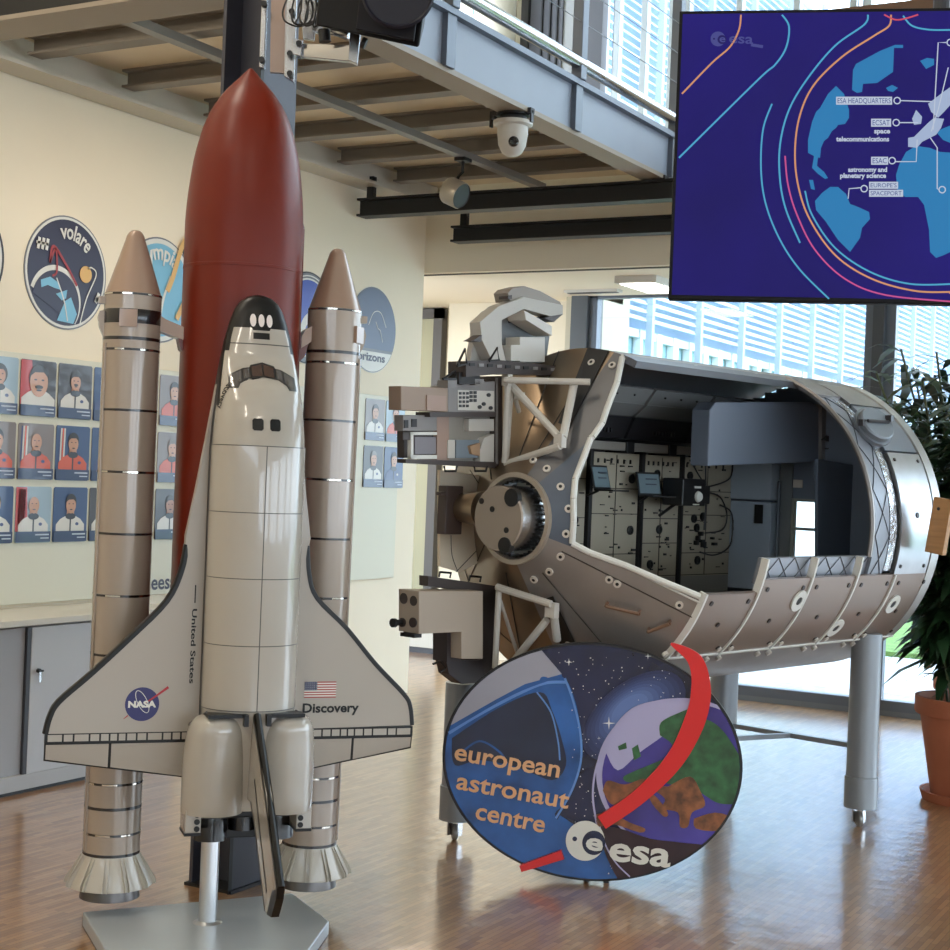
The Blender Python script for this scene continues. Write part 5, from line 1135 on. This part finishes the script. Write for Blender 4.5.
# end cone with a cut-out sector
t0c, r0c = -.38, .165; kc = (Rm-r0c)/(-t0c)
def conept(rho, al, off=0):
    t = t0c+(rho-r0c)/kc; nn_ = Vector((math.cos(rad(al))*1, -kc, math.sin(rad(al)))).normalized()
    return m3(rho*math.cos(rad(al)), t, rho*math.sin(rad(al)))+nn_*off
cut = [(-22.5, .71), (-22.1, .571), (-21.2, .448), (-21.4, .328), (-19, .262), (0, .255), (20, .262), (34.9, .288), (54, .41), (54.0, .42), (56.5, .475), (60.4, .521), (66, .62), (71.4, .71)]
def cutr(al):
    if al <= cut[0][0] or al >= cut[-1][0]: return None
    for (a, r), (b, s) in zip(cut, cut[1:]):
        if a <= al <= b: return r+(s-r)*((al-a)/(b-a) if b > a else 0)
als = sorted(set([-180+4*i for i in range(91)]+[-22.6, -22.4, 71.3, 71.5, 53.9, 56.5, -21.3, -21.2]))
mb = MB(); cols = []
for al in als:
    rm_ = cutr(al); rm_ = Rm if rm_ is None or rm_ > Rm else rm_
    cols.append([r0c+(rm_-r0c)*j/8 for j in range(9)])
n = 9
for off in (0, -.014):
    for al, rs_ in zip(als, cols): mb.v += [tuple(conept(r, al, off)) for r in rs_]
K = len(als)*n
for i in range(len(als)-1):
    for j in range(8):
        a = i*n+j; f = (a, a+1, a+n+1, a+n); am_ = (als[i]+als[i+1])/2
        mi = 1 if -90 < am_ < -22 or 30 < am_ < 76 else 0
        if am_ > -22 and am_ < 53: mi = 2
        if 53 <= am_ < 77: mi = 4
        mb.f.append(f); mb.m.append(mi); mb.f.append(tuple(K+q for q in f[::-1])); mb.m.append(3)
    for j in (0, 8): a = i*n+j; mb.f.append((a, a+n, K+a+n, K+a)); mb.m.append(1)
conep = mb.build('end_cone', [cone_m, hullg, boxd, hin, mat('cone_slate', (104, 104, 106), .45, .4)], MO, ang=40)
mb = MB()
path = [(al, r) for al, r in cut if r <= Rm]; path = [(-22.4, Rm-.01)]+path+[(71, Rm-.005)]
for (a1, r1), (a2, r2) in zip(path, path[1:]):
    p1 = conept(r1, a1, .006); p2 = conept(r2, a2, .006)
    if (p1-p2).length < .003: continue
    mb.tube(p1, p2, .013, 8)
mb.build('opening_trim', trimw, conep)
for pts_ in ([(.40, 70), (.40, 79), (Rm, 87), (Rm, 78)], [(.33, -68), (.33, -78), (.64, -84), (.64, -76)]):
    MB().prism([conept(r, a, .004) for r, a in pts_], (0, -.004, 0)).build('gasket_strip', black, conep, smooth=False)
mb = MB()
for al in (-30, -62, -110, -150, 100, 140, 175, 82): mb.path([conept(.24, al, .002), conept(Rm, al, .002)], .0025, 4)
for i in range(1): mb.path([conept(.60, -170+5*k, .002) for k in range(12)], .002, 4)
mb.build('cone_seam', rackl, conep)
for r, al in ((.235, 60), (.235, 35), (.24, 12), (.235, -12), (.245, -35), (.25, -55), (.24, 80), (.42, -32), (.45, -32), (.66, -28), (.52, -78), (.55, -78), (.67, 73), (.66, 82), (.33, 66), (.25, -75)):
    c = conept(r, al, .0); c2 = conept(r, al, .008); cb_ = MB().tube(c, c2, .016, 14).build('cone_bolt', boltm, conep); MB().tube(c2, conept(r, al, .0095), .007, 10).build('bolt_hole', black, cb_)
mb = MB()
for (r, a), (s, b) in (((.46, -44), (.56, -38)), ((.62, -42), (.66, -35))): 
    p1, p2 = conept(r, a, .03), conept(s, b, .03); mb.tube(p1, p2, .007, 8); mb.tube(p1, conept(r, a, -.002), .007, 8); mb.tube(p2, conept(s, b, -.002), .007, 8)
mb.build('handrail', mat('rail_brown', (112, 84, 66), .4), conep)
mb = MB(); mb.path([conept(.27, -20+0*k, .002) for k in range(2)]+[conept(.48, -22.6, .002), conept(Rm, -24.5, .002)], .005, 6); mb.build('white_seam', trimw, conep)
# docking hatch
ax_ = (0, -1, 0); hb_ = m3(0, t0c+.03, 0)
ring = MB().lathe([(.178, 0), (.187, .03), (.187, .042), (.168, .042), (.162, -.03)], c=hb_, axis=ax_, n=48).build('hatch_ring', mat('hatch_ring_tan', (176, 164, 148), .4, .3), MO)
mb = MB()
mb.lathe([(.16, -.03), (.16, .02)], c=hb_, axis=ax_, n=48, mi=0)
for k in range(36):
    a = 2*PI*k/36; mb.box(hb_+Vector((.152*math.cos(a), -.0, .152*math.sin(a))), (.012, .05, .012))
mb.build('hatch_teeth', black, ring, smooth=False)
dk = MB().lathe([(.131, -.02), (.131, .13), (.126, .136), (.0, .136)], c=hb_, axis=ax_, n=48, mis=[0, 1, 1]).build('hatch_cover', [steel, mat('hatch_face_tan', (160, 148, 136), .4, .3)], MO)
fy = hb_.y-.1365
for x, z in ((-.03, .035), (.05, -.045), (-.09, .065)): MB().tube((x, fy+.001, Zm+z), (x, fy-.003, Zm+z), .012, 14).build('hatch_hole', black, dk)
for x, z, r_ in ((.072, .085, .036), (.045, -.105, .032)): MB().tube((x, fy+.02, Zm+z), (x, fy-.006, Zm+z), r_, 18).build('hatch_recess', black, dk)
# drum and box left of the hatch
mb = MB(); a_ = mp(462, 508, p=-.28); mb.tube(a_+Vector((.12, 0, 0)), a_+Vector((-.06, 0, 0)), .075, 24, .05); mb.build('side_drum', cone_m, MO)
mb = MB(); c = mp(450, 510, p=-.30); mb.box(c, (.05, .10, .20)); mb.bx(c+Vector((-.0, -.06, .06)), c+Vector((.03, -.09, .075))); mb.build('side_box', mat('box_dark_brown', (70, 58, 54), .5), MO, smooth=False, bevel=.004)
# cream side plates of the far end
mb = MB(); mb.prism([mp(440, 470, p=-.34), mp(484, 476, p=-.34), mp(484, 560, p=-.34), mp(460, 572, p=-.34), mp(440, 566, p=-.34)], (-.015, 0, 0)); sp_pl = mb.build('side_plate', mat('plate_cream', (222, 208, 186), .45), MO, smooth=False)
mb = MB(); mb.path([mp(456, 572, p=-.338), mp(486, 541, p=-.338)], .002, 4); mb.path([mp(470, 470, p=-.338), mp(488, 498, p=-.338)], .002, 4); mb.path(spline([tuple(mp(x, y, p=-.338)) for x, y in ((451, 535), (452, 555), (458, 572))], 4), .002, 4); mb.build('plate_seams', rackl, sp_pl)

# external payload platforms: everything is a solid built on planes across the module axis
eq = mat('payload_beige', (172, 158, 142), .45); eqd = mat('payload_dark', (64, 56, 54), .5); eqg = mat('payload_grey', (128, 124, 122), .45); eqw = mat('payload_white', (196, 192, 184), .45); eqp = mat('payload_pinkish', (160, 134, 120), .45)
def pp(mbq, pts, p, dep, mi=0): mbq.prism([mp(x, y, p=p) for x, y in pts], (-dep, 0, 0), mi)
def rc(x0, y0, x1, y1): return [(x0, y0), (x1, y0), (x1, y1), (x0, y1)]
def ch(px, py, off=.03):
    p = .5
    while p > -.6:
        q = mp(px, py, p=p); rho = math.hypot(q.x, q.z-Zm)
        if rho < r0c+(q.y-t0c)*kc and q.y > t0c: return mp(px, py, p=p+off)
        p -= .01
    return mp(px, py, p=-.15)
def strut(mbq, a, b, r=.013, la=0, lb=0): mbq.tube(ch(*a, off=.06) if not la else mp(*a, p=-.12), ch(*b, off=.06) if not lb else mp(*b, p=-.12), r, 10)
# upper platform
mb = MB(); pp(mb, rc(495, 376, 502.5, 466), -.17, .22); UP = mb.build('upper_platform', eqd, MO, smooth=False)
mb = MB(); pp(mb, rc(496, 378, 498, 464), -.165, .01); mb.build('platform_edge', eqg, UP, smooth=False)
mb = MB(); strut(mb, (504, 380), (590, 382), .014, 1); strut(mb, (508, 384), (505, 463), .014, 1, 1); strut(mb, (574, 384), (563, 438), .017); strut(mb, (512, 386), (558, 436), .016, 1); strut(mb, (506, 464), (560, 446), .015, 1); strut(mb, (512, 386), (519, 412), .01, 1); strut(mb, (512, 386), (507, 462), .008, 1, 1)
for q_ in ((560, 441, .03), (507, 380, .026)): c_q = ch(q_[0], q_[1], .06) if q_[0] > 520 else mp(q_[0], q_[1], p=-.12); mb.box(c_q, (q_[2]*1.4, q_[2], q_[2]*1.8))
mb.box(mp(519, 396, p=-.1), (.04, .03, .03)); mb.build('truss', eqw, UP, smooth=True)
e = MB(); pp(e, [(401, 386), (448, 388), (448, 412), (401, 410)], -.14, .07); q = e.build('payload_box', mat('payload_tan', (148, 128, 112), .5), UP, smooth=False, bevel=.002)
e = MB(); pp(e, [(427, 395), (446, 396), (446, 411), (427, 410)], -.135, .01); e.build('box_panel', eqp, q, smooth=False)
e = MB(); pp(e, [(448, 386), (495, 381), (495, 414), (448, 412)], -.15, .1); q = e.build('electronics_unit', eqg, UP, smooth=False, bevel=.002)
e = MB(); pp(e, [(458, 390), (494, 391), (494, 411), (458, 410)], -.148, .008); q2 = e.build('connector_face', eqw, q, smooth=False)
e = MB()
for i in range(3):
    for j in range(4): pp(e, rc(459.5+3.6*i, 392+4.2*j, 461.7+3.6*i, 394.6+4.2*j), -.145, .006)
for i in range(2):
    for j in range(3): pp(e, rc(470+4*i, 391+4*j, 472.8+4*i, 394+4*j), -.145, .006)
for x, y in ((484, 404), (489, 395), (480, 407), (491, 408)): pp(e, ell(x, y, 2, 2, 10), -.145, .006)
e.build('connectors', dgrey, q2, smooth=False)
e = MB(); pp(e, rc(430, 412, 496, 417), -.14, .08); e.build('shelf', eqd, UP, smooth=False)
e = MB(); pp(e, rc(403, 415, 437, 431), -.17, .05); q = e.build('instrument', eqg, UP, smooth=False, bevel=.002); e = MB(); pp(e, rc(404.5, 420, 408.5, 428), -.166, .01); pp(e, rc(412, 419, 417, 427), -.166, .01); e.build('instrument_window', black, q, smooth=False)
e = MB(); pp(e, rc(404, 431, 438, 458), -.2, .04); pp(e, rc(403, 432, 411, 440), -.17, .02); q = e.build('instrument', eqd, UP, smooth=False, bevel=.002)
e = MB(); pp(e, rc(411, 432, 437, 435), -.165, .02); pp(e, rc(411, 432, 413.5, 459), -.165, .02); pp(e, rc(411, 455, 437, 459), -.165, .02); e.build('instrument_frame', trimw, q, smooth=False); e = MB(); pp(e, rc(415, 437, 436, 454), -.18, .03); e.build('instrument_panel', mat('panel_mid_grey', (124, 120, 126), .4), q, smooth=False)
e = MB(); pp(e, rc(437, 417, 496, 462), -.2, .1); q = e.build('payload_bay', mat('bay_tan_grey', (150, 144, 134), .5), UP, smooth=False); 
e = MB(); pp(e, rc(437, 417, 449, 462), -.18, .03, 1); pp(e, rc(469, 419, 494, 431), -.17, .04, 0); pp(e, [(484, 438), (494, 434), (494, 462), (480, 462), (480, 450)], -.165, .04, 0); pp(e, rc(456, 440, 479, 458), -.175, .03, 2); pp(e, rc(448, 440, 455, 458), -.175, .03, 0); pp(e, [(470, 446), (480, 443), (480, 456), (472, 454)], -.16, .02, 3)
e.build('bay_block', [eqw, eqp, mat('block_blue_grey', (120, 132, 142), .5), mat('block_tan', (170, 140, 112), .5)], q, smooth=False)
e = MB(); pp(e, [(406, 459), (496, 462), (496, 468), (440, 465), (406, 463)], -.16, .05); e.build('lower_tray', eqd, UP, smooth=False)
e = MB()
for x in (444, 474): e.path([mp(x, 466, p=-.16), mp(x+1, 471, p=-.16), mp(x+12, 471, p=-.16), mp(x+13, 466, p=-.16)], .005, 5)
e.build('tray_handle', black, UP)
# top platform with white instrument
mb = MB(); pp(mb, [(466, 361), (500, 360), (577, 368), (577, 376), (500, 374), (466, 377)], -.1, .1); TP = mb.build('top_platform', eqd, MO, smooth=False)
mb = MB(); 
for i in range(12): x = 470+9*i; pp(mb, rc(x, 363+i*.55, x+5, 366+i*.55), -.096, .02, i % 2)
mb.build('platform_fittings', [black, eqg], TP, smooth=False)
for q_, m_ in ((rc(459, 372, 480, 384), black), (rc(448, 380, 457, 388), eqg), (rc(475, 379, 484, 385), eqg)): mb = MB(); pp(mb, q_, -.12, .06); mb.build('fitting_block', m_, TP, smooth=False)
mb = MB()
for tri in ([(457, 366), (465, 349), (467, 364)], [(489, 361), (497, 348), (499, 360)], [(443, 379), (455, 371), (456, 379)]): mb.path([mp(*v, p=-.1) for v in tri+[tri[0]]], .006, 5)
mb.build('triangle_handle', black, TP)
mb = MB(); pp(mb, [(470, 361), (478, 320), (487, 311), (502, 308), (502, 360)], -.16, .03); pp(mb, [(480, 322), (499, 306), (524, 297), (563, 305), (563, 315), (556, 318), (524, 309), (502, 320), (500, 335), (506, 361), (492, 361), (482, 340)], -.1, .06)
q = mb.build('instrument_shell', mat('shell_white', (176, 172, 164), .5), TP, smooth=False, bevel=.002)
mb = MB(); pp(mb, [(499, 321), (524, 311), (550, 332), (546, 363), (506, 363)], -.2, .05); mb.build('shell_inside', mat('shell_grey', (112, 116, 118), .5), q, smooth=False)
mb = MB(); pp(mb, [(508, 293), (512, 289), (524, 286), (540, 291), (560, 302), (563, 308), (524, 298), (510, 302)], -.12, .08); mb.build('shell_hood', mat('hood_grey', (140, 132, 124), .5), q, smooth=False)
mb = MB(); pp(mb, rc(520, 337, 545, 362), -.12, .12); pp(mb, rc(511, 345, 522, 361), -.12, .1); pp(mb, [(524, 310), (552, 326), (552, 336), (526, 320)], -.09, .1); mb.build('white_block', eqw, q, smooth=False, bevel=.002)
mb = MB(); pp(mb, [(544, 318), (563, 314), (554, 322)], -.095, .1, 0); pp(mb, [(472, 341), (482, 335), (481, 342)], -.09, .05, 0); pp(mb, [(508, 296), (512, 295), (512, 299), (508, 299)], -.1, .05, 0); pp(mb, [(510, 317), (518, 313), (516, 322), (510, 323)], -.19, .02, 0); mb.build('shell_gap', eqd, q, smooth=False)
# lower platform
mb = MB(); pp(mb, [(428, 576), (496, 586), (496, 668), (482, 668), (482, 594), (428, 586)], -.2, .05); pp(mb, [(484, 590), (496, 590), (496, 676), (484, 676)], -.2, .15); LP = mb.build('lower_platform', eqd, MO, smooth=False)
mb = MB()
for x, y in ((439, 575), (469, 579)): MB().path([mp(x, y+2, p=-.2), mp(x+1, y-3, p=-.2), mp(x+12, y-2, p=-.2), mp(x+11, y+3, p=-.2)], .005, 5).build('platform_handle', black, LP)
mb.path([mp(433, 664, p=-.2), mp(440, 661, p=-.2), mp(446, 668, p=-.2), mp(440, 672, p=-.2)], .005, 5); mb.build('platform_handle', black, LP)
mb = MB(); strut(mb, (497, 587), (551, 604), .015, 1); strut(mb, (499, 588), (495, 668), .013, 1, 1); strut(mb, (547, 620), (505, 672), .016, 0, 1); strut(mb, (554, 616), (557, 640), .017); strut(mb, (500, 600), (522, 668), .008, 1); mb.box(ch(552, 610, .05), (.05, .03, .06)); mb.build('truss', eqw, LP)
mb = MB(); pp(mb, [(419, 591), (483, 591), (483, 659), (461.5, 659), (461.5, 632), (419, 634)], -.12, .115); q = mb.build('payload_box', eq, LP, smooth=False, bevel=.003)
mb = MB(); a_ = mp(419, 613, p=-.12)
for dx, dz, r_ in ((-.03, .045, .02), (-.085, .05, .022), (-.03, -.04, .02), (-.09, -.045, .018)):
    mb.tube(a_+Vector((dx, .002, dz)), a_+Vector((dx, -.004, dz)), r_, 16)
mb.build('end_ports', eqd, q)
mb = MB(); mb.tube(a_+Vector((-.09, 0, -.045)), a_+Vector((-.09, -.04, -.045)), .012, 12); mb.tube(a_+Vector((-.09, -.04, -.045)), a_+Vector((-.09, -.055, -.045)), .018, 12); mb.bx(a_+Vector((-.1, -.0, -.1)), a_+Vector((-.02, .04, -.085))); mb.build('end_knob', black, q)
mb = MB(); pp(mb, rc(447, 632, 461, 662), -.18, .08); pp(mb, [(446, 660), (486, 660), (486, 682), (462, 684), (449, 674)], -.2, .06); mb.build('platform_base', mat('base_dark_brown', (52, 44, 46), .5), LP, smooth=False)
# legs
legm = mat('leg_blue_grey', (142, 148, 154), .38, .35)
def leg(X, d, z0, z1, r, cast=True):
    x, y = CX(X, d); l = MI@Vector((x, y, 0))
    L_ = MB().lathe([(0, z1), (r, z1), (r, .24), (r+.006, .238), (r+.006, z0), (0, z0)], n=36).build('leg', legm, MO, loc=l)
    if cast:
        mb = MB(); mb.lathe([(0, -.012), (.03, -.012), (.036, -.006), (.036, .006), (.03, .012), (0, .012)], c=(-.0, -.01, .036), axis=(.6, .8, 0), n=24); w = mb.build('caster_wheel', mat('caster_grey', (150, 150, 148), .3, .5), L_)
        mb = MB(); mb.box((.02, .0, .055), (.006, .03, .07)); mb.box((-.02, -.02, .055), (.006, .03, .07)); mb.box((0, -.01, .088), (.05, .05, .006)); mb.build('caster_fork', steel, L_, smooth=False)
    return l
leg(1.9, 7.35, .09, .92, .072); leg(1.32, 7.9, .09, .80, .072); leg(-.02, 6.75, .09, .69, .072)
def cw(X, d, z): return MI@Vector((*CX(X, d), z))
mb = MB(); mb.tube(cw(1.9, 7.35, .375), cw(1.32, 7.9, .375), .016, 4); mb.tube(cw(1.61, 7.625, .375), cw(-.02, 6.75, .375), .016, 4); mb.build('cross_bar', legm, MO, smooth=False)
mb = MB(); mb.tube(cw(-.02, 6.75, .68), cw(.55, 6.75, .68), .025, 8); mb.tube(cw(.55, 6.75, .68), cw(1.32, 7.9, .70), .025, 8); mb.build('cradle_bar', legm, MO)
# wooden block at the right end
c = ond(940, 526, 7.15); q = MB(); q.box((0, 0, 0), (.09, .04, .26), 0, Matrix.Rotation(rad(8), 3, 'Y')); q.tube((.0, -.02, .08), (.0, -.026, .08), .008, 10, mi=1)
o = q.build('wooden_block', [mat('block_wood', (176, 130, 84), .5, noise=.15, nscale=6, stretch=(1, 1, 8)), rackk], MO, smooth=False, bevel=.004, loc=MI@c)

# ------------------------------------------------------------------ plants
leafm = mat('leaf_dark_green', (38, 66, 38), .4, noise=.35, nscale=6); stemm = mat('cane_green_brown', (78, 86, 52), .6); terr = mat('terracotta', (172, 100, 70), .65, noise=.1, nscale=5); soil = mat('soil', (50, 38, 30), .9)
def plant(name, label, X, d, pr, ph_, nst, hmax, spread, seed, nl, low=.75, bias=(0, 0)):
    x, y = CX(X, d); T = thing(name, label, 'plant', (x, y, 0)); R_ = random.Random(seed)
    pot = MB().lathe([(0, .03), (pr*.66, .03), (pr*.9, ph_-.09), (pr*.98, ph_-.09), (pr, ph_-.08), (pr, ph_), (pr*.92, ph_), (pr*.88, ph_-.06), (0, ph_-.06)], n=48, mis=[0, 0, 0, 0, 0, 0, 0, 1]).build('pot', [terr, soil], T)
    MB().lathe([(0, 0), (pr*.8, 0), (pr*.86, .05), (pr*.8, .05), (pr*.76, .02), (0, .02)], n=48).build('saucer', terr, T)
    st = MB(); lf = MB()
    for i in range(nst):
        a = R_.uniform(0, 2*PI); r0 = R_.uniform(0, pr*.6); b = Vector((r0*math.cos(a), r0*math.sin(a), ph_-.06)); h = hmax*R_.uniform(.55, 1.0)
        a2 = R_.uniform(0, 2*PI); sp2 = spread*R_.uniform(.2, 1); tip = b+Vector((math.cos(a2)*sp2+bias[0], math.sin(a2)*sp2+bias[1], h-b.z)); midp = (b+tip)/2+Vector((0, 0, h*.08))
        P = spline([tuple(b), tuple(b*.4+midp*.6-Vector((0, 0, .1))), tuple(midp), tuple(tip)], 5); st.path(P, .008, 5)
        for k in range(nl):
            q = R_.uniform(low*.3, 1)**.8; fi = q*(len(P)-1); i0 = min(int(fi), len(P)-2); p = Vector(P[i0]).lerp(Vector(P[i0+1]), fi-i0); ang = R_.uniform(0, 2*PI); L = R_.uniform(.16, .34); wd = L*.11
            dv = Vector((math.cos(ang), math.sin(ang), R_.uniform(-.1, .55))).normalized(); sd = dv.cross(Vector((0, 0, 1))).normalized()
            pts = [p, p+dv*L*.35+Vector((0, 0, -.00)), p+dv*L*.7+Vector((0, 0, -L*.16)), p+dv*L+Vector((0, 0, -L*.42))]; ws = [wd*.3, wd, wd*.8, .0005]
            vs = []
            for pt, w in zip(pts, ws): vs += [pt-sd*w, pt+sd*w]
            lf.add(vs, [(0, 1, 3, 2), (2, 3, 5, 4), (4, 5, 7, 6)])
    st.build('stems', stemm, T); o = lf.build('foliage', leafm, T); o['kind'] = 'stuff'; return T
plant('potted_bamboo', 'tall leafy potted plant in terracotta pot at the right edge of the photo', 2.64, 8.05, .285, .54, 44, 2.3, .45, 11, 75, .6, (-.02, .16))
plant('potted_bamboo', 'leafy potted plant farther back behind the right end of the module', 3.2, 9.75, .24, .45, 40, 2.55, .42, 23, 65, .6, (-.2, -.1))

# ------------------------------------------------------------------ light
w = bpy.data.worlds.new('World'); SC.world = w; w.use_nodes = True; nt = w.node_tree; bg = nt.nodes['Background']
bg.inputs[0].default_value = (.74, .87, 1, 1); bg.inputs[1].default_value = 9
def area(name, loc, size, power, col, rot=(0, 0, 0), sy=None):
    l = bpy.data.lights.new(name, 'AREA'); l.energy = power; l.color = col; l.shape = 'RECTANGLE'; l.size = size; l.size_y = sy or size
    o = bpy.data.objects.new(name, l); COL.objects.link(o); o.location = loc; o.rotation_euler = rot; return o
for i, (x, y) in enumerate(((-4.4, .6), (-4.6, 3.4), (-1.6, -2.2), (1.6, -.6))):
    area('ceiling_light', (x, y, 6.4), .5, 85, (1, .89, .74), sy=1.6)
area('gallery_light', (-4.75, 6.2, 3.52), .12, 20, (1, .82, .6), sy=1.6)
area('corridor_fill', (-6.6, 10.9, 3.02), .4, 14, (1, .96, .9), sy=.8)  # added fill to brighten the dark corridor, no fixture at this spot
# ------------------------------------------------------------------ camera
cd = bpy.data.cameras.new('Camera'); cam = bpy.data.objects.new('Camera', cd); COL.objects.link(cam)
cd.sensor_width = 36; cd.lens = 36*F/950; cd.clip_end = 300
c_, s_ = 1/NN, .04/NN
Zu = Vector((0, 0, 1)); Xc = Rw*c_+Zu*s_; Yc = -Rw*s_+Zu*c_; Zc = -Fw
cam.matrix_world = Matrix(((Xc.x, Yc.x, Zc.x, 0), (Xc.y, Yc.y, Zc.y, 0), (Xc.z, Yc.z, Zc.z, 1.6), (0, 0, 0, 1)))
SC.camera = cam
SC.view_settings.view_transform = 'Standard'; SC.view_settings.look = 'None'; SC.view_settings.gamma = 1; SC.view_settings.use_curve_mapping = False
SC.view_settings.exposure = -.36
